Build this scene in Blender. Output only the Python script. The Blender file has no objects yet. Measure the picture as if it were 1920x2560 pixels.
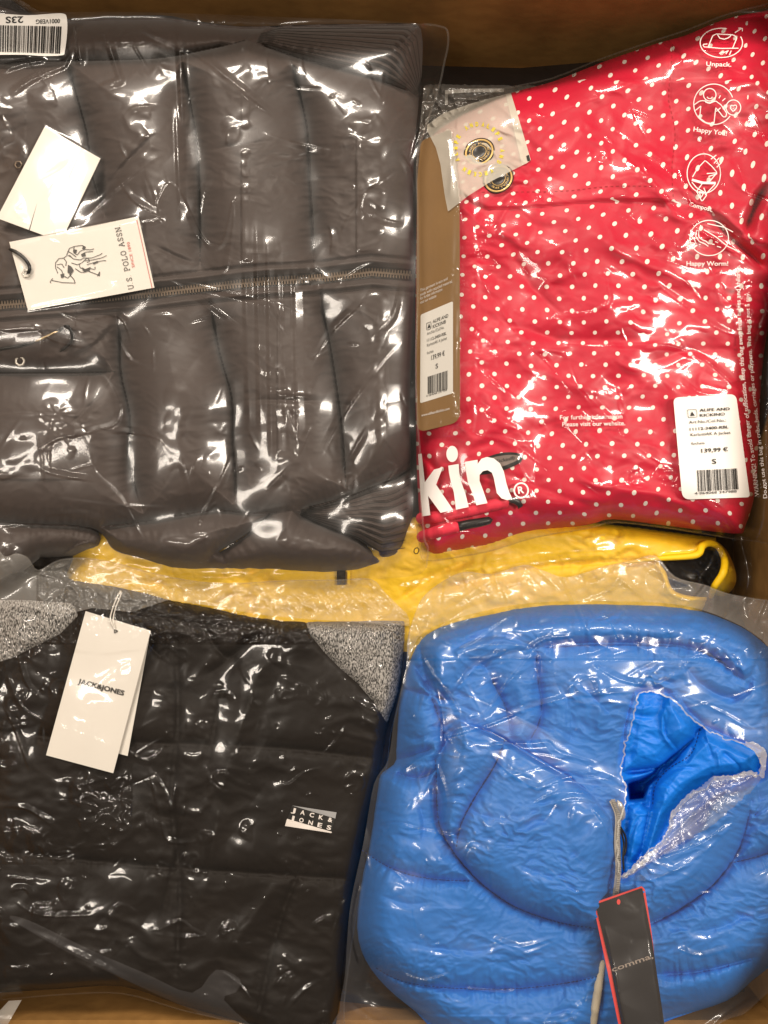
import bpy, bmesh, math
import numpy as np
from mathutils import Vector

# ------------------------------------------------------------------ camera, light, exposure
S = 0.0004            # metres per photograph pixel on the plane z = 0
HC = 0.85             # camera height above z = 0
sc = bpy.context.scene
C = sc.collection
sc.render.engine = 'CYCLES'
sc.render.resolution_x, sc.render.resolution_y = 768, 1024
sc.cycles.transparent_max_bounces = 24
sc.cycles.max_bounces = 8
sc.cycles.sample_clamp_indirect = 4
sc.cycles.caustics_reflective = False
sc.cycles.caustics_refractive = False
sc.view_settings.view_transform = 'Standard'
sc.view_settings.look = 'None'
sc.view_settings.gamma = 1
sc.view_settings.exposure = -0.20

cd = bpy.data.cameras.new('camera'); cam = bpy.data.objects.new('camera', cd); C.objects.link(cam)
cam.location = (0, 0, HC)
cd.sensor_fit = 'VERTICAL'; cd.sensor_height = 24
cd.lens = 24 * HC / (2560 * S)
cd.clip_start = 0.01; cd.clip_end = 50
sc.camera = cam
cd.dof.use_dof = True; cd.dof.focus_distance = 0.84; cd.dof.aperture_fstop = 14.0

w = bpy.data.worlds.new('World'); sc.world = w; w.use_nodes = True
bg = w.node_tree.nodes['Background']
bg.inputs[0].default_value = (1.0, 0.83, 0.66, 1); bg.inputs[1].default_value = 0.14

def lamp(name, loc, target, size, power, col=(1, 0.89, 0.77), sy=None):
    l = bpy.data.lights.new(name, 'AREA'); l.energy = power; l.color = col
    l.shape = 'RECTANGLE'; l.size = size; l.size_y = sy or size
    o = bpy.data.objects.new(name, l); C.objects.link(o); o.location = loc
    d = Vector(target) - Vector(loc); o.rotation_euler = d.to_track_quat('-Z', 'Y').to_euler()
    return o
lamp('ceiling_lamp', (-0.40, 1.80, 1.70), (0, 0, 0), 1.1, 62, sy=0.28)
lamp('ceiling_lamp', (1.50, 0.35, 1.8), (0, 0, 0), 0.24, 54, sy=1.1)
lamp('ceiling_lamp', (-1.05, -0.15, 1.95), (0, 0, 0), 0.20, 20, sy=0.9)

# ------------------------------------------------------------------ pixel <-> place, grid
ST = 2.5
GX0, GY0 = -90.0, -90.0
NX = int(2100 / ST) + 1; NY = int(2740 / ST) + 1
X, Y = np.meshgrid(GX0 + ST * np.arange(NX), GY0 + ST * np.arange(NY))
RNG = np.random.RandomState(7)

def world(px, py, z):
    k = S * (1 - z / HC)
    return np.stack([(px - 960) * k, (1280 - py) * k, z + 0 * px], -1)

_perm = RNG.permutation(256); _perm = np.concatenate([_perm, _perm])
_ga = RNG.rand(256) * 2 * np.pi; _gx, _gy = np.cos(_ga), np.sin(_ga)
def pn(x, y, seed=0):
    x = x + seed * 17.31; y = y + seed * 9.77
    xi = np.floor(x).astype(int); yi = np.floor(y).astype(int)
    xf = x - xi; yf = y - yi; xi &= 255; yi &= 255
    u = xf * xf * xf * (xf * (xf * 6 - 15) + 10); v = yf * yf * yf * (yf * (yf * 6 - 15) + 10)
    def g(ix, iy, dx, dy):
        h = _perm[_perm[ix & 255] + (iy & 255)]
        return _gx[h] * dx + _gy[h] * dy
    a = g(xi, yi, xf, yf); b = g(xi + 1, yi, xf - 1, yf)
    c = g(xi, yi + 1, xf, yf - 1); d = g(xi + 1, yi + 1, xf - 1, yf - 1)
    return (a + u * (b - a)) * (1 - v) + (c + u * (d - c)) * v * 1.0
def fbm(x, y, seed=0, octs=3):
    s = 0; a = 1
    for i in range(octs):
        s = s + a * pn(x * 2 ** i, y * 2 ** i, seed + i); a *= 0.5
    return s
def sstep(a, b, x):
    t = np.clip((x - a) / (b - a), 0, 1); return t * t * (3 - 2 * t)

def win(pts, m):
    p = np.asarray(pts, float)
    i0 = int(np.clip((p[:, 1].min() - m - GY0) / ST, 0, NY - 1)); i1 = int(np.clip((p[:, 1].max() + m - GY0) / ST + 2, 1, NY))
    j0 = int(np.clip((p[:, 0].min() - m - GX0) / ST, 0, NX - 1)); j1 = int(np.clip((p[:, 0].max() + m - GX0) / ST + 2, 1, NX))
    return slice(i0, i1), slice(j0, j1)

def seg_dist(pts, x, y, closed=False):
    """distance, signed side, arc length t, total, closest point"""
    p = [tuple(map(float, q)) for q in pts]
    if closed: p = p + [p[0]]
    best = np.full(x.shape, 1e18); t = np.zeros(x.shape); sg = np.ones(x.shape); cx = x.copy(); cy = y.copy(); acc = 0.0
    for (ax, ay), (bx, by) in zip(p[:-1], p[1:]):
        dx, dy = bx - ax, by - ay; L2 = dx * dx + dy * dy
        if L2 < 1e-9: continue
        L = math.sqrt(L2)
        k = np.clip(((x - ax) * dx + (y - ay) * dy) / L2, 0, 1)
        qx = ax + k * dx; qy = ay + k * dy
        d2 = (x - qx) ** 2 + (y - qy) ** 2
        m = d2 < best
        best = np.where(m, d2, best); t = np.where(m, acc + k * L, t)
        sg = np.where(m, np.sign((x - ax) * dy - (y - ay) * dx), sg)
        cx = np.where(m, qx, cx); cy = np.where(m, qy, cy)
        acc += L
    return np.sqrt(best), sg, t, acc, cx, cy

def inside(pts, x, y):
    p = [tuple(map(float, q)) for q in pts]; n = len(p); c = np.zeros(x.shape, bool)
    for i in range(n):
        (ax, ay), (bx, by) = p[i], p[(i + 1) % n]
        if ay == by: continue
        m = ((ay > y) != (by > y)) & (x < (bx - ax) * (y - ay) / (by - ay) + ax)
        c ^= m
    return c
def sdf(pts, x, y):
    d, _, _, _, cx, cy = seg_dist(pts, x, y, True)
    return np.where(inside(pts, x, y), -d, d), cx, cy

def smooth(pts, closed=True, n=5):
    p = np.asarray(pts, float); N = len(p); out = []
    for i in range(N if closed else N - 1):
        if closed: a, b, c, d = p[i - 1], p[i], p[(i + 1) % N], p[(i + 2) % N]
        else: a, b, c, d = p[max(i - 1, 0)], p[i], p[i + 1], p[min(i + 2, N - 1)]
        for k in range(n):
            t = k / n
            out.append(0.5 * ((2 * b) + (c - a) * t + (2 * a - 5 * b + 4 * c - d) * t * t + (3 * b - a - 3 * c + d) * t ** 3))
    if not closed: out.append(p[-1])
    return [tuple(q) for q in out]
def ragged(pts, amp=2.0, step=6, seed=1, closed=True):
    r = np.random.RandomState(seed); out = []
    P = list(pts) + ([pts[0]] if closed else [])
    for (ax, ay), (bx, by) in zip(P[:-1], P[1:]):
        L = math.hypot(bx - ax, by - ay); n = max(1, int(L / step))
        for k in range(n):
            t = k / n; out.append((ax + (bx - ax) * t + r.randn() * amp, ay + (by - ay) * t + r.randn() * amp))
    return out

def box1(a, r, ax):
    n = a.shape[ax]; pad = [(0, 0), (0, 0)]; pad[ax] = (r + 1, r)
    c = np.cumsum(np.pad(a, pad, mode='edge'), axis=ax)
    if ax == 0: return (c[2 * r + 1:, :] - c[:-2 * r - 1, :]) / (2 * r + 1)
    return (c[:, 2 * r + 1:] - c[:, :-2 * r - 1]) / (2 * r + 1)
def blur(a, r):
    r = max(1, int(r / ST))
    for _ in range(3): a = box1(box1(a, r, 0), r, 1)
    return a
def dilate(a, r):
    n = int(r / ST); o = a.copy()
    for ax in (0, 1):
        done = 0
        while done < n:
            k = min(max(1, done), n - done)
            b = o.copy()
            if ax == 0:
                b[k:] = np.maximum(b[k:], o[:-k]); b[:-k] = np.maximum(b[:-k], o[k:])
            else:
                b[:, k:] = np.maximum(b[:, k:], o[:, :-k]); b[:, :-k] = np.maximum(b[:, :-k], o[:, k:])
            o = b; done += k
    return o
def sample(F, px, py):
    fx = np.clip((np.asarray(px, float) - GX0) / ST, 0, NX - 1.001); fy = np.clip((np.asarray(py, float) - GY0) / ST, 0, NY - 1.001)
    i = fy.astype(int); j = fx.astype(int); u = fx - j; v = fy - i
    return (F[i, j] * (1 - u) + F[i, j + 1] * u) * (1 - v) + (F[i + 1, j] * (1 - u) + F[i + 1, j + 1] * u) * v

def crease(F, pts, amp, wd, asym=0.0, taper=0.25, p=1.6, puck=0.0, seed=0):
    """a ridge (amp > 0) or a groove (amp < 0) along a line; metres, pixels"""
    w_ = win(pts, wd * (1 + abs(asym)) + 3); x, y = X[w_], Y[w_]
    if x.size == 0: return
    d, sg, t, L, _, _ = seg_dist(pts, x, y)
    ww = wd * (1 + asym * sg)
    q = np.clip(1 - d / ww, 0, 1) ** p
    e = np.minimum(t, L - t) / max(L * taper, 1e-6) if taper > 0 else 1
    q = q * (sstep(0, 1, e) if taper > 0 else 1)
    if puck: q = q * (1 + puck * pn(t / 11.0, d / 60, seed + 3) * 2.2)
    F[w_] += amp * q

# ------------------------------------------------------------------ objects
def thing(name, label, cat, at=(960, 1280, 0), group=None):
    o = bpy.data.objects.new(name, None); C.objects.link(o)
    o.empty_display_size = 0.02
    p = world(np.float64(at[0]), np.float64(at[1]), at[2]); o.location = [float(v) for v in p]
    o['label'] = label; o['category'] = cat
    group = group or {'plastic_bag': 'plastic bags packed in the box', 'hang_tag': 'card tags on the new jackets', 'puffer_jacket': 'puffer jackets in the box'}.get(name)
    if cat == 'button': group = 'snap buttons at the dotted jacket'
    if group: o['group'] = group
    return o
def wloc(o):
    v = Vector((0, 0, 0))
    while o: v = v + o.location; o = o.parent
    return np.array(v)
def mk(name, verts, faces, mat, parent=None, uv=None, flat=False, label=None):
    me = bpy.data.meshes.new(name)
    V = np.asarray(verts, float)
    if parent is not None: V = V - wloc(parent)
    me.vertices.add(len(V)); me.vertices.foreach_set('co', V.astype(np.float32).ravel())
    if isinstance(faces, np.ndarray):
        nf, k = faces.shape; idx = faces.ravel(); tot = np.full(nf, k); 
    else:
        tot = np.array([len(f) for f in faces]); idx = np.array([i for f in faces for i in f])
    me.loops.add(len(idx)); me.loops.foreach_set('vertex_index', idx.astype(np.int32))
    me.polygons.add(len(tot)); st = np.concatenate([[0], np.cumsum(tot)[:-1]])
    me.polygons.foreach_set('loop_start', st.astype(np.int32)); me.polygons.foreach_set('loop_total', tot.astype(np.int32))
    me.update(calc_edges=True); me.validate()
    if uv is not None:
        l = me.uv_layers.new(name='uv'); l.data.foreach_set('uv', np.asarray(uv)[idx].astype(np.float32).ravel())
    me.polygons.foreach_set('use_smooth', np.full(len(tot), not flat))
    me.materials.append(mat)
    o = bpy.data.objects.new(name, me); C.objects.link(o)
    if parent is not None: o.parent = parent
    if label: o['label'] = label
    return o

XL, XR, YT, YB = -0.425, 0.400, 0.505, -0.520      # inner faces of the box
# whatever is laid down stays inside the box's walls
T = np.full(X.shape, -0.115)
for D_, lim_ in ((X - 960, XR), (960 - X, -XL), (1280 - Y, YT), (Y - 1280, -YB)):
    T = np.where(D_ > 100, np.maximum(T, HC * (1 - (lim_ - .003) / (np.maximum(D_, 100) * S))), T)
TW = T.copy()      # height of whatever lies on top so far

def layer(outline, H, parts, root, stride=1, holes=(), uvf=None, update=True, raise_T=None):
    """Drape a sheet of height H inside the outline. parts: [(name, polygon or None, material, label)],
    later parts win; the first takes the rest."""
    w_ = win(outline, 2 * ST * stride)
    sl = (slice(w_[0].start, w_[0].stop, stride), slice(w_[1].start, w_[1].stop, stride))
    x, y = X[sl].copy(), Y[sl].copy()
    s, cx, cy = sdf(outline, x, y)
    cen = lambda a: (a[:-1, :-1] + a[1:, :-1] + a[:-1, 1:] + a[1:, 1:]) / 4
    own = np.where(cen(s) < 0, 0, -1)
    snaps = [(s, cx, cy)]
    for h in holes:
        hs, hx, hy = sdf(h, x, y); own[cen(hs) < 0] = -1; snaps.append((hs, hx, hy))
    for k, pt in enumerate(parts):
        if pt[1] is not None:
            ps, qx, qy = sdf(pt[1], x, y); own[(cen(ps) < 0) & (own >= 0)] = k; snaps.append((ps, qx, qy))
    P = np.pad(own, 1, constant_values=-1)
    q = np.stack([P[:-1, :-1], P[1:, :-1], P[:-1, 1:], P[1:, 1:]])
    bd = (q.max(0) != q.min(0)); outer = bd & (q.min(0) < 0)
    lim = ST * stride
    for n_, (ss, ax, ay) in reversed(list(enumerate(snaps))):
        m = bd & (np.abs(ss) < lim)
        if n_ > len(holes): m &= ~(outer & (np.abs(s) < lim))
        x = np.where(m, ax, x); y = np.where(m, ay, y)
    z = sample(H, x, y)
    V = world(x, y, z); out = []
    ids = np.arange(x.size).reshape(x.shape)
    quad = np.stack([ids[:-1, :-1], ids[1:, :-1], ids[1:, 1:], ids[:-1, 1:]], -1)
    for k, pt in enumerate(parts):
        f = quad[own == k]
        if len(f) == 0: continue
        used, inv = np.unique(f.ravel(), return_inverse=True)
        px, py = x.ravel()[used], y.ravel()[used]
        uv = np.stack([px / 1000, py / 1000], -1) if uvf is None else uvf(px, py)
        out.append(mk(pt[0], V.reshape(-1, 3)[used], inv.reshape(-1, 4), pt[2], root, uv, label=pt[3] if len(pt) > 3 else None))
    if update:
        W = w_; sf, _, _ = sdf(outline, X[W], Y[W]); m = sf < 1
        T[W] = np.where(m, np.maximum(T[W], H[W]), T[W])
    return out

def flatmesh(polys, step=7.0):
    """polys: list of outlines in pixels -> finely cut flat mesh (verts, faces)"""
    bm = bmesh.new()
    for pl in polys:
        vs = [bm.verts.new((a, b, 0)) for a, b in pl]
        try: bm.faces.new(vs)
        except ValueError: pass
    bm.normal_update()
    bmesh.ops.triangulate(bm, faces=bm.faces[:])
    return cut(bm, step)
def cut(bm, step):
    co = np.array([v.co[:2] for v in bm.verts])
    for ax in (0, 1):
        a, b = co[:, ax].min(), co[:, ax].max()
        k = math.floor(a / step) + 1
        while k * step < b:
            pt = [0, 0, 0]; pt[ax] = k * step; no = [0, 0, 0]; no[ax] = 1
            bmesh.ops.bisect_plane(bm, geom=bm.verts[:] + bm.edges[:] + bm.faces[:], plane_co=pt, plane_no=no, dist=1e-4)
            k += 1
    bm.verts.ensure_lookup_table()
    v = np.array([u.co[:2] for u in bm.verts]); f = [[u.index for u in q.verts] for q in bm.faces]
    bm.verts.index_update(); f = [[u.index for u in q.verts] for q in bm.faces]
    bm.free(); return v, f
def drape(name, vf, mat, root, eps=0.0004, F=None, label=None):
    v, f = vf
    z = sample(T if F is None else F, v[:, 0], v[:, 1]) + eps
    A = world(v[:, 0], v[:, 1], z)
    o = mk(name, A, f, mat, root, np.stack([v[:, 0] / 1000, v[:, 1] / 1000], -1), label=label)
    return o
def join(parts):
    V = []; Fc = []; n = 0
    for v, f in parts:
        V.append(v); Fc += [[i + n for i in q] for q in f]; n += len(v)
    return np.concatenate(V), Fc

def ribbon2d(pts, wd, step=5.0, taper=False, seed=None):
    p = np.asarray(pts, float); seg = np.hypot(*np.diff(p, axis=0).T); L = np.concatenate([[0], np.cumsum(seg)])
    n = max(2, int(L[-1] / step) + 1); t = np.linspace(0, L[-1], n)
    x = np.interp(t, L, p[:, 0]); y = np.interp(t, L, p[:, 1])
    dx = np.gradient(x); dy = np.gradient(y); q = np.hypot(dx, dy) + 1e-9; nx, ny = -dy / q, dx / q
    ww = np.full(n, wd / 2.0)
    if taper: ww = ww * np.clip(np.minimum(t, L[-1] - t) / (0.2 * L[-1]) + 0.15, 0, 1)
    if seed is not None: ww = ww * (0.6 + 0.8 * np.random.RandomState(seed).rand(n))
    c = max(2, int(wd / 6) + 1); e = np.linspace(1, -1, c)
    v = np.stack([np.stack([x + nx * ww * q, y + ny * ww * q], -1) for q in e], 1).reshape(-1, 2)
    f = [[c * i + j, c * i + j + 1, c * i + c + j + 1, c * i + c + j] for i in range(n - 1) for j in range(c - 1)]
    return v, f
def strokes(name, lines, wd, mat, root, eps=0.0004, **k):
    return drape(name, join([ribbon2d(l, wd, **k) for l in lines]), mat, root, eps)
def tube(name, pts, z, r, mat, root, sides=10, knit=0.0, cap=True, uvscale=1, lab=None):
    """pts pixels, z heights of the centre line (list), r radius in px (list or number)"""
    p = np.asarray(smooth(pts, False, 8), float); m = len(pts)
    tt = np.linspace(0, m - 1, len(p)); z = np.interp(tt, range(m), np.broadcast_to(z, (m,)))
    r = np.interp(tt, range(m), np.broadcast_to(r, (m,))) * S
    c = world(p[:, 0], p[:, 1], z)
    seg = np.linalg.norm(np.diff(c, axis=0), axis=1); L = np.concatenate([[0], np.cumsum(seg)])
    n = max(3, int(L[-1] / (0.0012 if knit else 0.003))); t = np.linspace(0, L[-1], n)
    c = np.stack([np.interp(t, L, c[:, i]) for i in range(3)], -1); r = np.interp(t, L, r)
    tg = np.gradient(c, axis=0); tg /= np.linalg.norm(tg, axis=1)[:, None]
    up = np.array([0, 0, 1.0]); a = np.cross(tg, up); a /= np.linalg.norm(a, axis=1)[:, None] + 1e-9; b = np.cross(a, tg)
    th = np.linspace(0, 2 * np.pi, sides, endpoint=False)
    rr = r[:, None] * np.ones(sides)
    if knit:
        rr = rr * (1 + knit * np.abs(np.sin(t[:, None] / 0.0022 * np.pi + (np.floor(th * 8 / (2 * np.pi)) % 2) * 1.57)) - knit / 2)
    if cap:
        e = np.minimum(t, L[-1] - t)[:, None] / (r[:, None] + 1e-9); rr = rr * np.sqrt(np.clip(1 - (1 - np.clip(e, 0, 1)) ** 2, 0.02, 1))
    V = c[:, None, :] + a[:, None, :] * (np.cos(th) * rr)[:, :, None] + b[:, None, :] * (np.sin(th) * rr)[:, :, None]
    F = [[i * sides + j, i * sides + (j + 1) % sides, (i + 1) * sides + (j + 1) % sides, (i + 1) * sides + j] for i in range(n - 1) for j in range(sides)]
    return mk(name, V.reshape(-1, 3), F, mat, root, label=lab)

# text ----------------------------------------------------------
_tc = {}
def glyphs(s, bold=0.0):
    if (s, bold) in _tc: return _tc[(s, bold)]
    c = bpy.data.curves.new('t', 'FONT'); c.body = s; c.size = 1; c.resolution_u = 3; c.offset = bold
    o = bpy.data.objects.new('t', c); C.objects.link(o)
    dg = bpy.context.evaluated_depsgraph_get(); dg.update()
    me = o.evaluated_get(dg).to_mesh()
    v = np.array([q.co[:2] for q in me.vertices]).reshape(-1, 2); f = [list(q.vertices) for q in me.polygons]
    bpy.data.objects.remove(o); bpy.data.curves.remove(c)
    v[:, 0] -= v[:, 0].min()
    w_ = v[:, 0].max(); v[:, 0] /= w_; v[:, 1] /= 0.70
    _tc[(s, bold)] = (v, f); return v, f
def text(s, p0, p1, h, bold=0.0, up=None, path=None, step=7):
    """a line of text in pixels: baseline p0 -> p1 (or along a path), capital height h"""
    v, f = glyphs(s, bold); v = v.copy()
    bm = bmesh.new(); L = math.hypot(p1[0] - p0[0], p1[1] - p0[1]) if path is None else None
    if path is not None:
        P = np.asarray(path, float); sg = np.hypot(*np.diff(P, axis=0).T); A = np.concatenate([[0], np.cumsum(sg)]); L = A[-1]
    vs = [bm.verts.new((a * L, b * h, 0)) for a, b in v]
    for q in f:
        try: bm.faces.new([vs[i] for i in q])
        except ValueError: pass
    v, f = cut(bm, step)
    if path is None:
        d = np.array([p1[0] - p0[0], p1[1] - p0[1]], float) / L
        n = np.array([d[1], -d[0]]) if up is None else np.array(up, float) / np.hypot(*up)
        return np.array(p0) + v[:, :1] * d + v[:, 1:] * n, f
    x = np.interp(v[:, 0], A, P[:, 0]); y = np.interp(v[:, 0], A, P[:, 1])
    e = 3.0; x2 = np.interp(v[:, 0] + e, A, P[:, 0]); y2 = np.interp(v[:, 0] + e, A, P[:, 1]); x1 = np.interp(v[:, 0] - e, A, P[:, 0]); y1 = np.interp(v[:, 0] - e, A, P[:, 1])
    d = np.stack([x2 - x1, y2 - y1], -1); d /= np.linalg.norm(d, axis=1)[:, None] + 1e-9
    return np.stack([x + d[:, 1] * v[:, 1], y - d[:, 0] * v[:, 1]], -1), f
def ell(cx, cy, rx, ry=None, a0=0, a1=360, n=28, rot=0):
    ry = ry or rx; t = np.radians(np.linspace(a0, a1, n)); r = math.radians(rot)
    x, y = rx * np.cos(t), ry * np.sin(t)
    return [(cx + a * math.cos(r) - b * math.sin(r), cy + a * math.sin(r) + b * math.cos(r)) for a, b in zip(x, y)]
def barcode(a, b, c, d, seed, n=30):
    """corner points: top-left a, top-right b, bottom-right c, bottom-left d"""
    r = np.random.RandomState(seed); a, b, c, d = map(np.array, (a, b, c, d)); u = 0; out = []
    ws = r.choice([1, 1, 2, 3], n) ; gs = r.choice([1, 1, 2], n); tot = (ws + gs).sum() - gs[-1]
    for w_, g_ in zip(ws, gs):
        u0, u1 = u / tot, (u + w_) / tot
        out.append(np.array([a + (b - a) * u0, a + (b - a) * u1, d + (c - d) * u1, d + (c - d) * u0])); u += w_ + g_
    return flatmesh([[tuple(z) for z in q] for q in out], 12)
def rounded(pts, r, n=5):
    p = [np.array(q, float) for q in pts]; out = []
    for i in range(len(p)):
        a, b, c = p[i - 1], p[i], p[(i + 1) % len(p)]
        rr = r[i] if isinstance(r, (list, tuple)) else r
        if rr <= 0: out.append(tuple(b)); continue
        u = b + (a - b) / np.linalg.norm(a - b) * rr; v = b + (c - b) / np.linalg.norm(c - b) * rr
        for k in range(n + 1):
            t = k / n; out.append(tuple((1 - t) ** 2 * u + 2 * t * (1 - t) * b + t * t * v))
    return out
def card(name, poly, mat, root, lift=0.0015, thick=0.0006, bow=0.0, update=True, plane=None, label=None, ctr=None, pct=97):
    """a stiff card lying on what is there: a fitted plane just above it, with real thickness. returns (object, height map)"""
    P = np.asarray(poly, float); g = win(poly, 4); x, y = X[g], Y[g]; s, _, _ = sdf(poly, x, y); m = s < 2
    if ctr is None: ctr = (P[:, 0].mean(), P[:, 1].mean())
    if plane is None:
        zz = T[g][m]; A = np.stack([x[m] - P[:, 0].mean(), y[m] - P[:, 1].mean(), np.ones(m.sum())], -1)
        k, *_ = np.linalg.lstsq(A, zz, rcond=None); r = zz - A @ k
        k[2] += np.percentile(r, pct) + lift
    else: k = plane
    f = lambda a, b: k[0] * (a - ctr[0]) + k[1] * (b - ctr[1]) + k[2] + bow * np.sin((a - ctr[0]) / 60 + (b - ctr[1]) / 90)
    Hm = f(X, Y); v, fc = flatmesh([poly], 14)
    z = f(v[:, 0], v[:, 1]); top = world(v[:, 0], v[:, 1], z)
    n = len(P); et = world(P[:, 0], P[:, 1], f(P[:, 0], P[:, 1])); eb = et.copy(); eb[:, 2] -= thick
    V = np.concatenate([top, et, eb]); k0 = len(top)
    fc = list(fc) + [[k0 + i, k0 + (i + 1) % n, k0 + n + (i + 1) % n, k0 + n + i] for i in range(n)]
    o = mk(name, V, fc, mat, root, flat=True, label=label)
    if update:
        T[g] = np.where(m, np.maximum(T[g], Hm[g] + 0.0002), T[g])
    return o, Hm

# ------------------------------------------------------------------ materials
def M(name, col, rough=0.6, spec=0.4, metal=0.0):
    m = bpy.data.materials.new(name); m.use_nodes = True
    b = m.node_tree.nodes['Principled BSDF']
    b.inputs['Base Color'].default_value = (*col, 1); b.inputs['Roughness'].default_value = rough
    b.inputs['Specular IOR Level'].default_value = spec; b.inputs['Metallic'].default_value = metal
    return m
def nd(m, t, **k):
    n = m.node_tree.nodes.new(t)
    for a, v in k.items(): setattr(n, a, v)
    return n
def lk(m, a, b): m.node_tree.links.new(a, b)
def noise_node(m, scale, detail=3, co='Object', sv=(1, 1, 1), rough=0.5, dist=0.0):
    tc = nd(m, 'ShaderNodeTexCoord'); mp = nd(m, 'ShaderNodeMapping'); mp.inputs['Scale'].default_value = sv
    lk(m, tc.outputs[co], mp.inputs[0]); n = nd(m, 'ShaderNodeTexNoise'); n.inputs['Scale'].default_value = scale
    n.inputs['Detail'].default_value = detail; n.inputs['Roughness'].default_value = rough; n.inputs['Distortion'].default_value = dist
    lk(m, mp.outputs[0], n.inputs['Vector']); return n
def fabric(name, col, rough=0.5, var=0.25, sheen=0.0, wr=0.5, crumple=70, spec=0.4, weave=2600, col2=None):
    m = M(name, col, rough, spec); b = m.node_tree.nodes['Principled BSDF']
    b.inputs['Sheen Weight'].default_value = sheen
    n = noise_node(m, 14, 4); r = nd(m, 'ShaderNodeValToRGB'); c2 = col2 or tuple(c * (1 - var) for c in col)
    r.color_ramp.elements[0].position = 0.35; r.color_ramp.elements[1].position = 0.65
    r.color_ramp.elements[0].color = (*c2, 1); r.color_ramp.elements[1].color = (*col, 1)
    lk(m, n.outputs[0], r.inputs[0]); lk(m, r.outputs[0], b.inputs['Base Color'])
    a = noise_node(m, crumple, 5, rough=0.6, dist=0.6); w1 = noise_node(m, weave, 1)
    b1 = nd(m, 'ShaderNodeBump'); b1.inputs['Strength'].default_value = wr; b1.inputs['Distance'].default_value = 0.0022
    b2 = nd(m, 'ShaderNodeBump'); b2.inputs['Strength'].default_value = 0.25; b2.inputs['Distance'].default_value = 0.0002
    lk(m, a.outputs[0], b1.inputs['Height']); lk(m, w1.outputs[0], b2.inputs['Height']); lk(m, b1.outputs[0], b2.inputs['Normal'])
    lk(m, b2.outputs[0], b.inputs['Normal']); return m
def film(name, haze=0.06, rough=0.1, gain=1.7, tint=(0.96, 0.95, 0.93), crk=0.35, hcol=(0.8, 0.76, 0.7), broad=0.5):
    m = bpy.data.materials.new(name); m.use_nodes = True; nt = m.node_tree; nt.nodes.remove(nt.nodes['Principled BSDF'])
    out = nt.nodes['Material Output']
    a = noise_node(m, 55, 4, dist=1.2, rough=0.55); a2 = noise_node(m, 260, 2, dist=0.5)
    b1 = nd(m, 'ShaderNodeBump'); b1.inputs['Strength'].default_value = crk; b1.inputs['Distance'].default_value = 0.0030
    b2 = nd(m, 'ShaderNodeBump'); b2.inputs['Strength'].default_value = crk * 0.5; b2.inputs['Distance'].default_value = 0.0006
    lk(m, a.outputs[0], b1.inputs['Height']); lk(m, a2.outputs[0], b2.inputs['Height']); lk(m, b1.outputs[0], b2.inputs['Normal'])
    g1 = nd(m, 'ShaderNodeBsdfGlossy'); g1.inputs['Roughness'].default_value = rough; lk(m, b2.outputs[0], g1.inputs['Normal'])
    g2 = nd(m, 'ShaderNodeBsdfGlossy'); g2.inputs['Roughness'].default_value = 0.36; lk(m, b2.outputs[0], g2.inputs['Normal'])
    g = nd(m, 'ShaderNodeMixShader'); g.inputs[0].default_value = broad; lk(m, g1.outputs[0], g.inputs[1]); lk(m, g2.outputs[0], g.inputs[2])
    t = nd(m, 'ShaderNodeBsdfTransparent'); t.inputs[0].default_value = (*tint, 1)
    d = nd(m, 'ShaderNodeBsdfDiffuse'); d.inputs[0].default_value = (*hcol, 1)
    # thin sheet: Schlick reflectance of two faces, the same from either side
    ge = nd(m, 'ShaderNodeNewGeometry'); dt = nd(m, 'ShaderNodeVectorMath', operation='DOT_PRODUCT')
    lk(m, ge.outputs['Incoming'], dt.inputs[0]); lk(m, b2.outputs[0], dt.inputs[1])
    ab = nd(m, 'ShaderNodeMath', operation='ABSOLUTE'); lk(m, dt.outputs['Value'], ab.inputs[0])
    om = nd(m, 'ShaderNodeMath', operation='SUBTRACT', use_clamp=True); om.inputs[0].default_value = 1; lk(m, ab.outputs[0], om.inputs[1])
    pw = nd(m, 'ShaderNodeMath', operation='POWER'); pw.inputs[1].default_value = 5; lk(m, om.outputs[0], pw.inputs[0])
    mu = nd(m, 'ShaderNodeMath', operation='MULTIPLY_ADD', use_clamp=True); mu.inputs[1].default_value = 0.13; mu.inputs[2].default_value = 0.075 * gain; lk(m, pw.outputs[0], mu.inputs[0])
    m1 = nd(m, 'ShaderNodeMixShader'); m1.inputs[0].default_value = haze; lk(m, t.outputs[0], m1.inputs[1]); lk(m, d.outputs[0], m1.inputs[2])
    m2 = nd(m, 'ShaderNodeMixShader'); lk(m, mu.outputs[0], m2.inputs[0]); lk(m, m1.outputs[0], m2.inputs[1]); lk(m, g.outputs[0], m2.inputs[2])
    lk(m, m2.outputs[0], out.inputs[0]); return m

F_THICK = film('clear_film', 0.006, 0.10, 1.1, crk=.04)
F_BROWN = film('clear_film_heavy', 0.010, 0.12, 0.80, crk=0.015, broad=0.36)
F_RED = film('clear_film_red_bag', 0.004, 0.10, 0.72, crk=0.015, broad=0.30)
F_BLACK = film('thin_crackly_film', 0.003, 0.10, 0.72, crk=0.03, broad=0.28)
F_MOUTH = film('crumpled_bag_mouth', 0.15, 0.12, 1.2, crk=0.12)
F_BLUE = film('milky_film', 0.035, 0.12, 0.9, crk=0.02, hcol=(0.72, 0.70, 0.72))
F_EDGE = film('edge_seam_highlight_film', 0.10, 0.2, 1.3)  # milky seam strip, its whitish colour stands in for the bags' edge highlight
F_FOLD = film('folded_film', 0.12, 0.16, 2.0, crk=0.25)
F_TORN = film('torn_film', 0.32, 0.3, 2.0, crk=0.6, hcol=(0.78, 0.74, 0.66))
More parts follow.
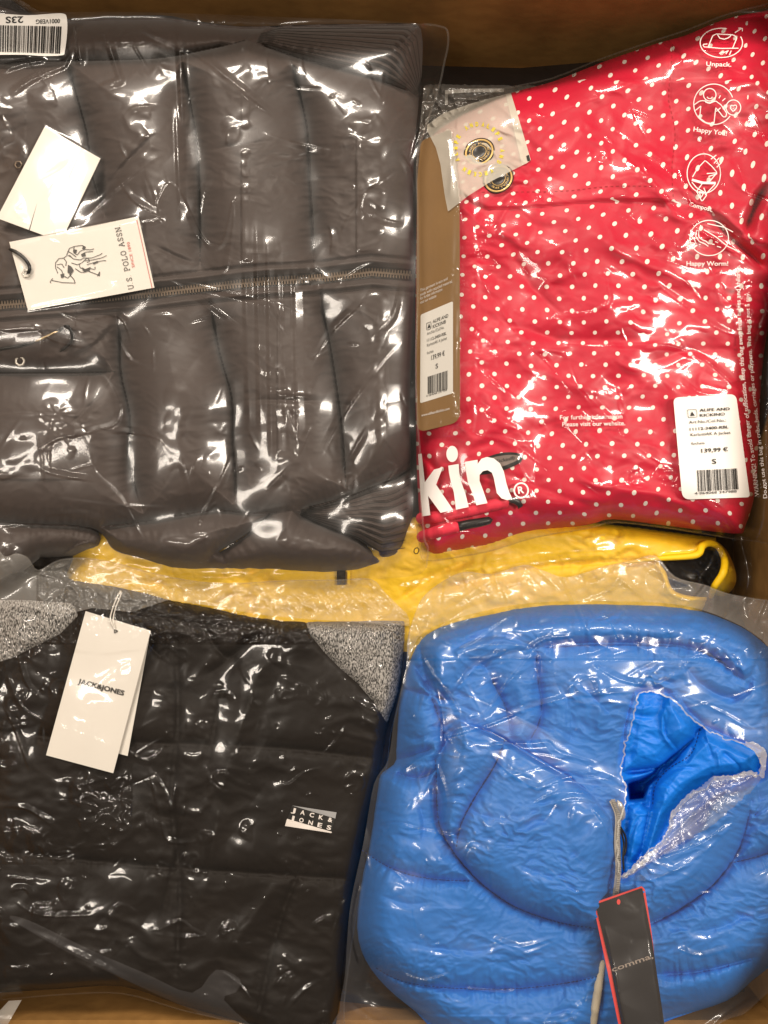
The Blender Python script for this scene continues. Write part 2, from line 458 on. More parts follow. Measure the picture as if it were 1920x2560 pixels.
BROWN = fabric('dark_taupe_nylon', (0.062, 0.046, 0.041), 0.54, 0.12, 0.1, 0.16, 34, spec=0.28)
BROWN_D = fabric('dark_taupe_nylon_inside', (0.022, 0.018, 0.016), 0.5, 0.2)
BLACKF = fabric('black_nylon', (0.013, 0.0095, 0.0075), 0.55, 0.25, 0.0, 0.25, 45, spec=0.15)
BLACKP = M('black_plastic', (0.018, 0.017, 0.016), 0.35)
YELLOW = fabric('yellow_nylon', (0.90, 0.56, 0.006), 0.5, 0.08, 0.0, 0.6)
BLUE = fabric('blue_nylon', (0.010, 0.175, 0.62), 0.55, 0.10, 0.0, 0.30, 60)
BLUE_L = fabric('bright_blue_lining', (0.004, 0.175, 0.70), 0.5, 0.1, 0.0, 0.5, 60)
STITCH_B = M('navy_thread', (0.006, 0.04, 0.2), 0.8)
STITCH_D = M('black_thread', (0.012, 0.011, 0.01), 0.8)
REDPLAIN = fabric('red_knit', (0.80, 0.03, 0.07), 0.7, 0.15)
REDTH = M('red_thread', (0.36, 0.004, 0.012), 0.8)
WHITE = fabric('white_card', (0.80, 0.76, 0.70), 0.55, 0.04, 0, 0.05, spec=0.3)
PAPER = fabric('sticker_paper', (0.84, 0.81, 0.76), 0.5, 0.03, 0, 0.05)
KRAFT = fabric('kraft_card', (0.29, 0.165, 0.065), 0.6, 0.15, 0, 0.08)
INK = M('black_ink', (0.02, 0.018, 0.016), 0.6)
INK_G = M('grey_ink', (0.07, 0.065, 0.06), 0.6)
INK_R = M('red_ink', (0.6, 0.12, 0.10), 0.6)
INK_Y = M('yellow_ink', (0.72, 0.60, 0.03), 0.6)
PRINT = M('white_print', (0.80, 0.74, 0.70), 0.45)
METAL = M('brass', (0.55, 0.42, 0.25), 0.35, 0.5, 1.0)
SILVER = M('silver_metal', (0.62, 0.58, 0.52), 0.35, 0.6, 0.6)
GOLD = M('gold_ring', (0.75, 0.50, 0.18), 0.4, 0.5, 0.4)
TEETH = M('zip_teeth', (0.20, 0.15, 0.11), 0.35, 0.6, 0.7)
TAPE = fabric('cream_tape', (0.62, 0.54, 0.40), 0.7, 0.1)
REDCARD = M('red_card', (0.72, 0.06, 0.05), 0.5)
DARKCARD = fabric('dark_card', (0.010, 0.007, 0.005), 0.45, 0.1, 0, 0.03)

CARDB = fabric('corrugated_cardboard', (0.34, 0.175, 0.050), 0.75, 0.3, 0, 0.22, 22, 0.2, 900)

nz = noise_node(CARDB, 60, 4, sv=(.9, .9, 1.6)); wv = noise_node(CARDB, 9, 3)
_b = CARDB.node_tree.nodes['Principled BSDF']; _src = _b.inputs['Base Color'].links[0].from_socket
_m = nd(CARDB, 'ShaderNodeMix', data_type='RGBA', blend_type='MULTIPLY'); _r = nd(CARDB, 'ShaderNodeValToRGB')
_r.color_ramp.elements[0].position = .38; _r.color_ramp.elements[1].position = .6; _r.color_ramp.elements[0].color = (.68, .64, .6, 1)
lk(CARDB, nz.outputs[0], _r.inputs[0]); _m.inputs[0].default_value = .4; lk(CARDB, _src, _m.inputs[6]); lk(CARDB, _r.outputs[0], _m.inputs[7]); lk(CARDB, _m.outputs[2], _b.inputs['Base Color'])
def melange():
    m = M('grey_melange_knit', (0.2, 0.2, 0.2), 0.85, 0.2); b = m.node_tree.nodes['Principled BSDF']
    n = noise_node(m, 620, 3, sv=(1.8, 0.55, 1), rough=0.75); r = nd(m, 'ShaderNodeValToRGB')
    e = r.color_ramp.elements; e[0].position = 0.46; e[1].position = 0.56; e[0].color = (0.03, 0.029, 0.028, 1); e[1].color = (0.46, 0.44, 0.42, 1)
    lk(m, n.outputs[0], r.inputs[0]); lk(m, r.outputs[0], b.inputs['Base Color'])
    bp = nd(m, 'ShaderNodeBump'); bp.inputs['Strength'].default_value = 0.6; bp.inputs['Distance'].default_value = 0.0006
    lk(m, n.outputs[0], bp.inputs['Height']); lk(m, bp.outputs[0], b.inputs['Normal']); return m
MELANGE = melange()
def dotted():
    """red cloth with printed white dots; the uv carries the run of the cloth in units of 1000 px"""
    m = fabric('red_dotted_cotton', (0.60, 0.004, 0.034), 0.5, 0.10, 0.0, 0.35, 50); nt = m.node_tree; b = nt.nodes['Principled BSDF']
    src = b.inputs['Base Color'].links[0].from_socket
    tc = nd(m, 'ShaderNodeTexCoord'); sp = nd(m, 'ShaderNodeSeparateXYZ'); lk(m, tc.outputs['UV'], sp.inputs[0])
    def mth(op, a, b_=None, c=None):
        n = nd(m, 'ShaderNodeMath', operation=op)
        for i, q in enumerate((a, b_, c)):
            if q is None: continue
            if isinstance(q, (int, float)): n.inputs[i].default_value = q
            else: lk(m, q, n.inputs[i])
        return n.outputs[0]
    PXX, PYY = 0.0610, 0.0570
    best = None
    for k in (0, 0.5):
        u = mth('SUBTRACT', mth('FRACT', mth('ADD', mth('DIVIDE', sp.outputs[0], PXX), k + 100)), 0.5)
        v = mth('SUBTRACT', mth('FRACT', mth('ADD', mth('DIVIDE', sp.outputs[1], PYY), k + 100)), 0.5)
        d = mth('SQRT', mth('ADD', mth('POWER', mth('MULTIPLY', u, PXX), 2.0), mth('POWER', mth('MULTIPLY', v, PYY), 2.0)))
        best = d if best is None else mth('MINIMUM', best, d)
    mask = mth('LESS_THAN', best, 0.0055)
    mx = nd(m, 'ShaderNodeMix', data_type='RGBA'); lk(m, mask, mx.inputs[0]); lk(m, src, mx.inputs[6]); mx.inputs[7].default_value = (0.86, 0.79, 0.72, 1)
    lk(m, mx.outputs[2], b.inputs['Base Color']); return m
DOTS = dotted()
def sachet_mat():
    m = bpy.data.materials.new('translucent_paper'); m.use_nodes = True; nt = m.node_tree; nt.nodes.remove(nt.nodes['Principled BSDF'])
    t = nd(m, 'ShaderNodeBsdfTransparent'); t.inputs[0].default_value = (0.95, 0.93, 0.9, 1)
    d = nd(m, 'ShaderNodeBsdfDiffuse'); d.inputs[0].default_value = (0.74, 0.70, 0.62, 1)
    x = nd(m, 'ShaderNodeMixShader'); x.inputs[0].default_value = 0.60; lk(m, t.outputs[0], x.inputs[1]); lk(m, d.outputs[0], x.inputs[2])
    lk(m, x.outputs[0], nt.nodes['Material Output'].inputs[0]); return m
SACHET = sachet_mat()

# ------------------------------------------------------------------ the box
def wall_mesh(a, b, z0, z1, t):
    """vertical board from a to b (metres) of thickness t to its outer side"""
    a = np.array(a, float); b = np.array(b, float); d = (b - a) / np.linalg.norm(b - a); n = np.array([d[1], -d[0]])
    N = 40; V = []
    for k in range(N + 1):
        p = a + (b - a) * k / N; q = p + n * t
        V += [(*p, z0), (*p, z1), (*q, z1), (*q, z0)]
    F = [[4 * i + j, 4 * i + (j + 1) % 4, 4 * i + 4 + (j + 1) % 4, 4 * i + 4 + j] for i in range(N) for j in range(4)]
    F += [[0, 1, 2, 3], [4 * N, 4 * N + 3, 4 * N + 2, 4 * N + 1]]
    return V, F
bx = thing('cardboard_box', 'large open brown cardboard box that holds all the bagged jackets', 'box', (960, 1280, -0.13))
V, F_ = wall_mesh((XL - .006, YT), (XR + .006, YT), -0.12, 0.09, -0.006); mk('wall', V, F_, CARDB, bx, flat=True)
V, F_ = wall_mesh((XR, YT), (XR, YB), -0.12, 0.09, -0.006); mk('wall', V, F_, CARDB, bx, flat=True)
V, F_ = wall_mesh((XR + .006, YB), (XL - .006, YB), -0.12, -0.02, -0.006); mk('wall', V, F_, CARDB, bx, flat=True)
V, F_ = wall_mesh((XL, YB), (XL, YT), -0.12, 0.09, -0.006); mk('wall', V, F_, CARDB, bx, flat=True)
mk('bottom', [(XL, YB, -.12), (XR, YB, -.12), (XR, YT, -.12), (XL, YT, -.12), (XL, YB, -.124), (XR, YB, -.124), (XR, YT, -.124), (XL, YT, -.124)],
   [[0, 1, 2, 3], [7, 6, 5, 4], [0, 4, 5, 1], [1, 5, 6, 2], [2, 6, 7, 3], [3, 7, 4, 0]], CARDB, bx, flat=True)
# the near flap, folded outwards and lying level just past the lower wall
V = []; NXF = 60
for k in range(NXF + 1):
    xx = XL + (XR - XL) * k / NXF; wv = 0.0012 * math.sin(k * 0.5) 
    V += [(xx, YB - .007, -.020 + wv), (xx, YB - .16, -.028 + wv), (xx, YB - .16, -.033 + wv), (xx, YB - .007, -.025 + wv)]
F_ = [[4 * i + j, 4 * i + (j + 1) % 4, 4 * i + 4 + (j + 1) % 4, 4 * i + 4 + j] for i in range(NXF) for j in range(4)]
mk('flap', V, F_, CARDB, bx, flat=True)

# ------------------------------------------------------------------ garments
def puff(outline, z0, z1, edge, seams, sd, sw, seed, wr=0.0015, seam_puck=0.5, mid=0.006, wl=90.0, pucker=0.0016, gv=0.32):
    """height map of a padded garment: rounded outline, grooves at the seams, soft wrinkles"""
    s, _, _ = sdf(outline, X, Y)
    d = np.clip(-s, 0, edge) / edge
    H = z0 + (z1 - z0) * np.sqrt(np.clip(1 - (1 - d) ** 2, 0, 1))
    ds = np.full(X.shape, 1e3); ts = np.zeros(X.shape)
    for i, q in enumerate(seams):
        q = smooth(q, False, 4); w_ = win(q, sw * 2.5)
        dd, _, t, L, _, _ = seg_dist(q, X[w_], Y[w_])
        fade = 1 - sstep(0, 1, np.minimum(t, L - t) / (0.12 * L))
        dd = dd + fade * sw * 0.5
        pk = 1 + seam_puck * pn(t / 13.0, dd / 90.0, seed + i) * 2 * np.exp(-dd / 25)
        dn = dd * np.clip(pk, 0.3, 2); ts[w_] = np.where(dn < ds[w_], t + 300 * i, ts[w_]); ds[w_] = np.minimum(ds[w_], dn)
    H = H - sd * np.exp(-ds / sw) - gv * sd * np.exp(-ds / 4.5)
    wx = X + 40 * fbm(X / 160, Y / 160, seed + 50, 2); wy = Y + 40 * fbm(X / 160, Y / 160, seed + 60, 2)
    H = H + mid * fbm(X / 300, Y / 300, seed, 2)
    H = H + wr * ((1 - np.abs(fbm(wx / wl, wy / (wl * .6), seed + 5, 3)) * 2.2) * (0.3 + 1.2 * np.clip(fbm(X / 200, Y / 200, seed + 9, 2) + .3, 0, 1)))
    H = H + pucker * np.clip(.5 + 1.6 * fbm(X / 90, Y / 90, seed + 31, 2), 0, 1.4) * np.exp(-ds / 26) * (1 - np.exp(-ds / 3)) * (pn(ts / 8.5, ds / 90, seed + 77) + .6 * pn(ts / 4.6, ds / 60, seed + 78))
    H = H + wr * 0.35 * np.exp(-ds / 22) * fbm(X / 14, Y / 14, seed + 3, 2)
    return np.where(s < 8, np.maximum(H, TW), -1.0)
def stitches(name, lines, mat, root, on=7, off=5, wd=2.0, eps=0.0005):
    res = None
    for q in lines:
        out = []
        p = np.asarray(smooth(q, False, 5), float); sg = np.hypot(*np.diff(p, axis=0).T); L = np.concatenate([[0], np.cumsum(sg)])
        t = 0
        while t + on < L[-1]:
            a = [(np.interp(t + u, L, p[:, 0]), np.interp(t + u, L, p[:, 1])) for u in (0, on / 2, on)]
            out.append(ribbon2d(a, wd, step=on / 2)); t += on + off
        res = drape(name, join(out), mat, root, eps); res['kind'] = 'stuff'
    return res

def envelope(H, r, b):
    return blur(dilate(H, r), b)
def random_creases(F, poly, n, seed, amp=(0.0004, 0.0016), wd=(6, 14), ln=(30, 160), ang=None, spread=180, p=1.5):
    r = np.random.RandomState(seed); P = np.asarray(poly); k = 0
    x0, y0 = P.min(0); x1, y1 = P.max(0)
    cl = pn  # clusters through a noise mask
    while k < n:
        cx, cy = r.uniform(x0, x1), r.uniform(y0, y1)
        if not inside(poly, np.array([cx]), np.array([cy]))[0]: k += 0.2; continue
        if fbm(np.array([cx / 170]), np.array([cy / 170]), seed, 2)[0] < r.uniform(-0.35, 0.25): k += 0.1; continue
        base = (ang if ang is not None else 180 * (0.5 + fbm(np.array([cx / 350]), np.array([cy / 350]), seed + 4, 1)[0] * 1.5))
        a = math.radians(base + r.uniform(-spread, spread) / 2); L = r.uniform(*ln) * (0.5 + r.rand() ** 2)
        bnd = r.uniform(-0.5, 0.5); dx, dy = math.cos(a), math.sin(a)
        pts = [(cx - dx * L / 2, cy - dy * L / 2), (cx + dy * L * 0.1 * bnd, cy - dx * L * 0.1 * bnd), (cx + dx * L / 2, cy + dy * L / 2)]
        crease(F, pts, r.uniform(*amp) * (1 if r.rand() < .75 else -0.6), r.uniform(*wd), r.uniform(-.5, .5), 0.4, p)
        k += 1
def crumple(F, poly, amp, scale, seed, thr=0.0, soft=0.25, mask_scale=170, fine=0.4):
    """patches of faceted, sharply creased film"""
    g = win(poly, 5); x, y = X[g], Y[g]
    m = sstep(thr, thr + soft, fbm(x / mask_scale, y / mask_scale, seed + 20, 2))
    wx = x + 12 * pn(x / 40, y / 40, seed + 1); wy = y + 12 * pn(x / 40, y / 40, seed + 2)
    n1 = pn(wx / scale, wy / scale, seed + 5); n2 = pn(wx / scale * 0.8 + wy / scale * 0.5, wy / scale * 0.9 - wx / scale * .4, seed + 6)
    r = np.maximum(1 - 2.2 * np.abs(n1), 1 - 2.2 * np.abs(n2)); r = np.clip(r, 0, 1) ** 1.4
    r2 = np.clip(1 - 2.4 * np.abs(pn(wx / scale * 2.3, wy / scale * 2.3, seed + 7)), 0, 1) ** 1.3
    F[g] += amp * m * (r + fine * r2)
def folds(shape_like, n, seed, slope, lam=(140, 380), warp=55):
    """stiff film: flat facets meeting in nearly straight creases"""
    r = np.random.RandomState(seed); out = np.zeros(X.shape)
    for i in range(n):
        a = r.uniform(0, math.pi); L = r.uniform(*lam)
        u = X * math.cos(a) + Y * math.sin(a) + warp * pn(X / 260, Y / 260, seed + 3 * i) * 2 + warp * 2 * pn((X * -math.sin(a) + Y * math.cos(a)) / 520, X * 0 + i, seed + 40 + i)
        t = np.abs(((u / L) % 1) * 2 - 1)
        m = sstep(-.25, .25, fbm(X / 260, Y / 260, seed + 7 * i + 1, 2))
        out += slope * r.uniform(.5, 1.2) * L * S * t * (0.25 + .75 * m) / 2
    return out
def film_height(outline, H, d, b, gap=0.0015):
    """film hangs over the garment and settles on the things around it"""
    base = np.maximum(T, np.where(H > -0.9, H, -1))
    E = envelope(np.maximum(base, -0.10), d, b)
    return np.maximum(E, blur(base, 5) + gap), base

GRP_BAG = None
# ---- below everything: black filler layer added to make the gaps dark, and a bag
GAP = [(1015, 1560), (1000, 1700), (965, 1850), (915, 2080), (880, 2250), (860, 2400), (850, 2520)]
und = [(-80, 200), (600, 150), (1100, 165), (1300, 170), (1900, 120), (2005, 700), (1835, 1340), (1830, 1480), (1990, 1900), (1860, 2480), (1000, 2520), (300, 2440), (-80, 2440)]
Hu = puff(und, -0.105, -0.050, 60, [], 0, 20, 90, wr=0.004, mid=0.01)
_d = seg_dist(GAP, X, Y)[0]; Hu += np.where(Hu > -.5, 0.028 * np.exp(-(_d / 45) ** 2), 0)  # ridge added to the filler to cut blue reflections beside the black jacket
ug = thing('gap_filler', 'black filler layer added beneath the bagged jackets to make the gaps dark', 'jacket', (960, 1280, -0.115))
layer(und, Hu, [('body', None, BLACKF)], ug, 4)
Fu = envelope(Hu, 15, 30) + 0.004
crumple(Fu, und, 0.006, 45, 301, -0.3)
ub = thing('plastic_bag', 'crinkled clear bag with a straight welded rim, sticking out behind the button sachet', 'bag', (1200, 230, -0.1))
ubo = [(1060, 215), (1110, 196), (1180, 200), (1260, 205), (1340, 215), (1420, 240), (1420, 420), (1200, 520), (1050, 560), (1040, 400)]
Hb = np.maximum(Fu, -0.06); Hb = np.where(sdf(ubo, X, Y)[0] < 4, Hb, -1)
for q in [[(1080, 215), (1180, 225), (1290, 215)], [(1100, 240), (1200, 250), (1290, 235)], [(1090, 210), (1150, 260)]]: crease(Hb, q, 0.006, 12)
layer(ubo, Hb, [('film', None, F_FOLD)], ub, 1)
drape('welded_rim', join([ribbon2d([(1113, 230), (1180, 226), (1260, 226)], 9), ribbon2d([(1116, 262), (1116, 232)], 7)]), F_TORN, ub, 0.002)

# ---- yellow jacket
yo = smooth([(180, 1400), (300, 1300), (1000, 1290), (1400, 1300), (1760, 1340), (1790, 1352), (1818, 1378), (1838, 1425), (1838, 1462), (1812, 1490), (1770, 1500), (1700, 1620), (1300, 1700), (700, 1640), (200, 1560)], True, 4)
yl = smooth([(1650, 1396), (1738, 1388), (1752, 1368), (1768, 1360), (1792, 1368), (1808, 1395), (1806, 1430), (1786, 1462), (1776, 1492), (1690, 1480), (1665, 1430)], True, 4)
Hy = puff(yo, -0.060, -0.018, 45, [[(1080, 1480), (1300, 1425), (1500, 1405), (1640, 1398)], [(1520, 1380), (1545, 1330)], [(1180, 1400), (1080, 1440), (1000, 1500)]], 0.006, 14, 31, wr=0.0035, mid=0.008, wl=60)
s_, _, _ = sdf(yl, X, Y); Hy = Hy - 0.030 * sstep(6, -12, s_) + 0.006 * np.exp(-np.abs(s_ - 6) / 12) * (Hy > -.5)
yj = thing('rain_jacket', 'bright yellow jacket with black lining, squeezed between the four bagged jackets', 'jacket', (1300, 1450, -0.1))
layer(yo, Hy, [('body', None, YELLOW), ('lining', yl, BLACKF)], yj, 2)
crs = [[(1645, 1396), (1738, 1386), (1752, 1366), (1770, 1357), (1795, 1366), (1812, 1398)]]
tube('collar_edge', [(1560, 1408), (1640, 1397), (1738, 1388), (1754, 1366), (1772, 1358), (1796, 1368), (1811, 1398), (1808, 1432), (1787, 1465), (1776, 1494)],
     [float(sample(Hy, a, b)) + .003 for a, b in [(1560, 1412), (1640, 1392), (1738, 1380), (1754, 1360), (1772, 1350), (1800, 1362), (1820, 1398), (1815, 1432), (1800, 1465), (1790, 1490)]],
     [3, 6, 9, 10, 9, 8, 9, 10, 9, 6], YELLOW, yj)
for k, q in enumerate([(853, 1436, 22, 26), (872, 1438, 7, 22)]):
    drape('tab' if k == 0 else 'zip_pull', flatmesh([[(q[0] - q[2] / 2, q[1] - 10), (q[0] + q[2] / 2, q[1] - 10), (q[0] + q[2] / 2, q[1] + q[3]), (q[0] - q[2] / 2, q[1] + q[3])]]), BLACKF if k == 0 else YELLOW, yj, 0.003)
yb = thing('plastic_bag', 'clear bag over the bright yellow jacket, showing between the other bags', 'bag', (1300, 1450, -0.1))
ybo = smooth([(150, 1380), (400, 1290), (1000, 1280), (1500, 1290), (1850, 1340), (1875, 1360), (1880, 1500), (1850, 1560), (1700, 1650), (1300, 1720), (700, 1660), (180, 1580)], True, 4)
Fy, _ = film_height(ybo, Hy, 12, 14)
random_creases(Fy, ybo, 70, 401, (0.001, 0.003), (7, 14), (50, 170), ang=-10, spread=50)
for q in [[(1185, 1425), (1240, 1400), (1400, 1385), (1550, 1375)], [(1200, 1440), (1330, 1415), (1480, 1395)], [(1620, 1400), (1680, 1440), (1700, 1490)], [(1700, 1395), (1760, 1440), (1780, 1480)],
          [(990, 1470), (1060, 1455), (1110, 1440)], [(400, 1440), (560, 1446), (640, 1440)], [(1000, 1500), (1020, 1470), (1080, 1462)]]: crease(Fy, q, 0.0035, 9, 0.3)
layer(ybo, Fy, [('film', None, F_THICK)], yb, 2)

# ---- red dotted jacket
ro = smooth([(1048, 420), (1075, 345), (1160, 285), (1277, 233), (1383, 204), (1510, 154), (1638, 110), (1715, 88), (1793, 55), (1854, 38), (1925, 25), (2010, 5), (2010, 300), (1985, 600), (1925, 800), (1903, 950), (1897, 1100), (1888, 1230),
             (1862, 1318), (1838, 1334), (1665, 1314), (1532, 1298), (1471, 1312), (1333, 1332), (1233, 1363), (1133, 1380), (1085, 1388), (1056, 1360), (1046, 1250), (1040, 1100), (1038, 800), (1040, 600)], True, 3)
rs = [[(1682, 110), (1676, 190), (1672, 250), (1688, 330), (1680, 420), (1684, 500)]]
Hr = puff(ro, -0.035, 0.020, 85, rs, 0.0015, 16, 11, wr=0.0034, mid=0.016, wl=130, pucker=.001)
Hr += np.where(Hr > -.5, 0.016 * np.exp(-(((X - 1800) / 230) ** 2 + ((Y - 380) / 330) ** 2)), 0)
# pocket flap: a real step in the cloth
flap = [(1140, 470), (1180, 505), (1222, 522), (1300, 520), (1388, 512), (1499, 502), (1638, 502), (1730, 508), (1800, 540), (1850, 580), (1900, 610), (1960, 620), (1960, 200), (1140, 200)]
sf, _, _ = sdf(flap, X, Y); Hr += np.where(Hr > -.5, 0.0032 * sstep(3, -3, sf) * np.exp(np.minimum(sf, 0) / 90), 0)
crease(Hr, flap[:11], -0.0016, 8, 0, 0.03)
for q, a, w_ in [([(1925, 450), (1893, 499), (1872, 555), (1866, 600)], -0.030, 24), ([(1760, 520), (1821, 590), (1890, 650), (1925, 690)], -0.018, 26), ([(1640, 100), (1700, 135), (1726, 150)], -0.006, 14),
                 ([(1100, 1110), (1200, 1160), (1400, 1240), (1560, 1290)], -0.003, 30), ([(1180, 780), (1400, 850), (1600, 850), (1760, 820)], -0.005, 40), ([(1260, 600), (1330, 720), (1420, 800)], -0.004, 40),
                 ([(1300, 900), (1420, 960), (1560, 1000)], 0.004, 50), ([(1560, 930), (1700, 880), (1850, 870)], -0.004, 35), ([(1450, 560), (1560, 640), (1700, 700), (1820, 730)], 0.005, 50),
                 ([(1280, 330), (1450, 260), (1650, 180)], 0.004, 60), ([(1380, 1180), (1500, 1215), (1640, 1235), (1800, 1300)], 0.004, 30), ([(1050, 1130), (1085, 1170), (1100, 1230)], -0.006, 18)]:
    crease(Hr, q, a, w_, 0.2, 0.3, 1.8)
rj = thing('dotted_jacket', 'red cotton jacket with small white polka dots, folded inside its clear bag', 'jacket', (1480, 800, -0.05))
def red_uv(px, py):
    a = sstep(760, 250, py) * 0.30
    above = inside(flap, px, py)
    u = px + 16 * fbm(px / 260, py / 260, 71, 2) + np.where(above, 14, 0) + (py - 700) * 0.06 + np.where(px > 1870, 9, 0)
    v = py + a * (px - 1500) + 16 * fbm(px / 240, py / 240, 73, 2) + np.where(above, 9, 0) + 0.0 * px
    return np.stack([u / 1000, v / 1000], -1)
layer(ro, Hr, [('body', None, DOTS)], rj, 2, uvf=red_uv)
stitches('stitching', [[(1205, 480), (1400, 478), (1520, 466), (1640, 465)], rs[0]], REDTH, rj, 7, 7, 1.8)
# elastic cords with black ends
zc = lambda a, b, k: float(sample(T, a, b)) + k
cA = [(1050, 1296), (1090, 1293), (1126, 1286), (1165, 1279), (1204, 1270), (1240, 1261), (1272, 1255)]
tube('drawcord', cA, [zc(a, b, .0065) for a, b in cA], 14, REDPLAIN, rj, 16, knit=0.22)
cB = [(1050, 1344), (1080, 1334), (1107, 1325), (1130, 1320), (1150, 1316)]
tube('drawcord', cB, [zc(a, b, .0065) for a, b in cB], 14, REDPLAIN, rj, 16, knit=0.22)
cC = [(1268, 1248), (1288, 1252), (1300, 1262), (1296, 1272)]
tube('cord_end', cC, [zc(a, b, .005) for a, b in cC], [7, 8, 8, 6], BLACKP, rj)
cD = [(1140, 1320), (1165, 1312), (1200, 1306), (1232, 1299)]
tube('cord_end', cD, [zc(a, b, .006) for a, b in cD], [12, 11.5, 11, 9], BLACKP, rj)
Tc = T.copy()
for q, a in ((cA, 0.0130), (cB, 0.0130), (cD, 0.011), (cC, .009)):
    g = win(q, 20); d = seg_dist(q, X[g], Y[g])[0]; Tc[g] = np.maximum(Tc[g], T[g] + a * np.sqrt(np.clip(1 - (d / 15) ** 2, 0, 1)))
T[:] = Tc
tx = text('KICKIN', (1160, 1318), (1202, 1311), 5); drape('lettering', tx, INK_G, rj, 0.0016)
K1 = lambda pts: [(1030 + a * .19288, 1090 + b * .19288) for a, b in pts]
pl = smooth(K1([(800, 470), (900, 330), (1010, 260), (1180, 215), (1340, 215), (1425, 250), (1430, 300), (1380, 360), (1200, 440), (1000, 490), (870, 500)]), True, 4)
drape('rubber_badge', flatmesh([pl]), BLACKP, rj, 0.0012)
pl2 = smooth(K1([(880, 430), (960, 320), (1060, 275), (1200, 250), (1330, 245), (1390, 270), (1370, 310), (1200, 385), (1000, 440)]), True, 4)
GREYRUB = M('grey_rubber', (0.20, 0.15, 0.13), 0.5)
drape('badge_face', flatmesh([pl2]), GREYRUB, rj, 0.0018)
drape('lettering', text('Kickin®', K1([(1085, 350)])[0], K1([(1335, 305)])[0], 8.5, 0.01), INK, rj, 0.0024)
g = win(pl, 4); T[g] = np.where(sdf(pl, X[g], Y[g])[0] < 3, T[g] + 0.0028, T[g])

def button(name, c, r, root, z, tilt=1.0, rot=-35, words='ALIFE AND KICKIN '):
    """dished metal snap button seen almost from above: rim, disc, inner ring, raised letters"""
    def ring(nm, r0, r1, h0, h1, mat, th=0.0):
        n = 48; V = []; F = []
        prof = [(r0, h0), (r0, h1), (r1, h1), (r1, h0)]
        for k in range(n):
            a = 2 * math.pi * k / n
            for rr, hh in prof:
                ex, ey = rr * math.cos(a), rr * tilt * math.sin(a); q = math.radians(rot)
                V.append(world(np.float64(c[0] + ex * math.cos(q) - ey * math.sin(q)), np.float64(c[1] + ex * math.sin(q) + ey * math.cos(q)), z + hh))
        for k in range(n):
            for j in range(3): F.append([4 * k + j, 4 * k + j + 1, 4 * ((k + 1) % n) + j + 1, 4 * ((k + 1) % n) + j])
        return mk(nm, V, F, mat, root)
    ring('base', 0.1, r, 0, .0022, BLACKP); ring('gold_ring', r * .80, r * .93, .0022, .0029, GOLD)
    ring('inner_ring', r * .43, r * .47, .0022, .0028, GOLD)
    q = math.radians(rot); P = []
    for k in range(49):
        a = 2 * math.pi * k / 48 + 1.2; ex, ey = r * .54 * math.cos(a), r * .54 * tilt * math.sin(a)
        P.append((c[0] + ex * math.cos(q) - ey * math.sin(q), c[1] + ex * math.sin(q) + ey * math.cos(q)))
    v, f = text(words, None, None, r * .13, 0.0, path=P, step=50)
    mk('lettering', world(v[:, 0], v[:, 1], z + .0026), f, GOLD, root, flat=True)
zb = zc(1246, 449, 0.001)
bt = thing('snap_button', 'black snap button with a gold ring, half hidden beneath the button sachet', 'button', (1246, 449, zb)); button('snap_button', (1246, 447), 40, bt, zb, 0.86)
g = win(ell(1246, 447, 38), 4); T[g] = np.where(sdf(ell(1246, 447, 38), X[g], Y[g])[0] < 0, np.maximum(T[g], zb + .0035), T[g])

# kraft hang tag
kt = thing('hang_tag', 'long brown kraft card tag with a price sticker beside the dotted jacket', 'tag', (1090, 700, 0.0))
kp = rounded([(1052, 352), (1128, 322), (1149, 500), (1150, 1055), (1042, 1082), (1041, 700), (1043, 450)], [14, 10, 0, 26, 26, 0, 0])
_, HK = card('card', kp, KRAFT, kt, 0.001, 0.0008, 0.0003, pct=100)
def on(Hm, vf, mat, root, name='lettering', eps=0.0003):
    v, f = vf; return mk(name, world(v[:, 0], v[:, 1], sample(Hm, v[:, 0], v[:, 1]) + eps), f, mat, root, flat=True)
K3 = lambda a, b: (1030 + a * .253, 520 + b * .253)
stp = rounded([K3(85, 1055), K3(405, 920), K3(405, 1830), K3(80, 1930)], 5)
on(HK, flatmesh([stp], 20), PAPER, kt, 'price_sticker', 0.0002)
up3 = (0, -1)
def k3t(s, x0, y0, x1, y1, h, mat=INK, bold=0.0): return (text(s, K3(x0, y0), K3(x1, y1), h * .253, bold, up=up3), mat)
for vf, m_ in [k3t('ALIFE AND', 205, 1140, 358, 1078, 34, INK, .01), k3t('KICKIN®', 205, 1190, 335, 1138, 34, INK, .01), k3t('Art.No./Col.No.', 148, 1258, 318, 1190, 30, INK_G), k3t('11112-3400-RBL', 148, 1325, 340, 1250, 30, INK, .01),
               k3t('KarlottiAK A Jacket', 148, 1372, 345, 1298, 30, INK_G), k3t('fuchsia', 148, 1447, 212, 1424, 28, INK_G), k3t('139,99 €', 190, 1503, 322, 1455, 46, INK, .01), k3t('S', 232, 1588, 257, 1580, 46, INK, .01),
               k3t('4 064068 247988', 140, 1870, 345, 1805, 24, INK_G), k3t('www.alifeandkickin.com', 92, 2062, 372, 1992, 26, PRINT, .012), k3t('This garment is eco and', 80, 830, 350, 710, 30, PRINT), k3t('made with recycled material.', 80, 872, 400, 735, 30, PRINT),
               k3t('For further information', 80, 910, 300, 815, 30, PRINT), k3t('visit our website', 80, 950, 240, 880, 30, PRINT)]:
    on(HK, vf, m_, kt, 'lettering', 0.0006)
on(HK, barcode(K3(155, 1668), K3(352, 1605), K3(352, 1790), K3(155, 1838), 5, 20), INK, kt, 'barcode', .0006)
bxl = [K3(145, 1140), K3(188, 1122), K3(188, 1192), K3(145, 1210), K3(145, 1140)]
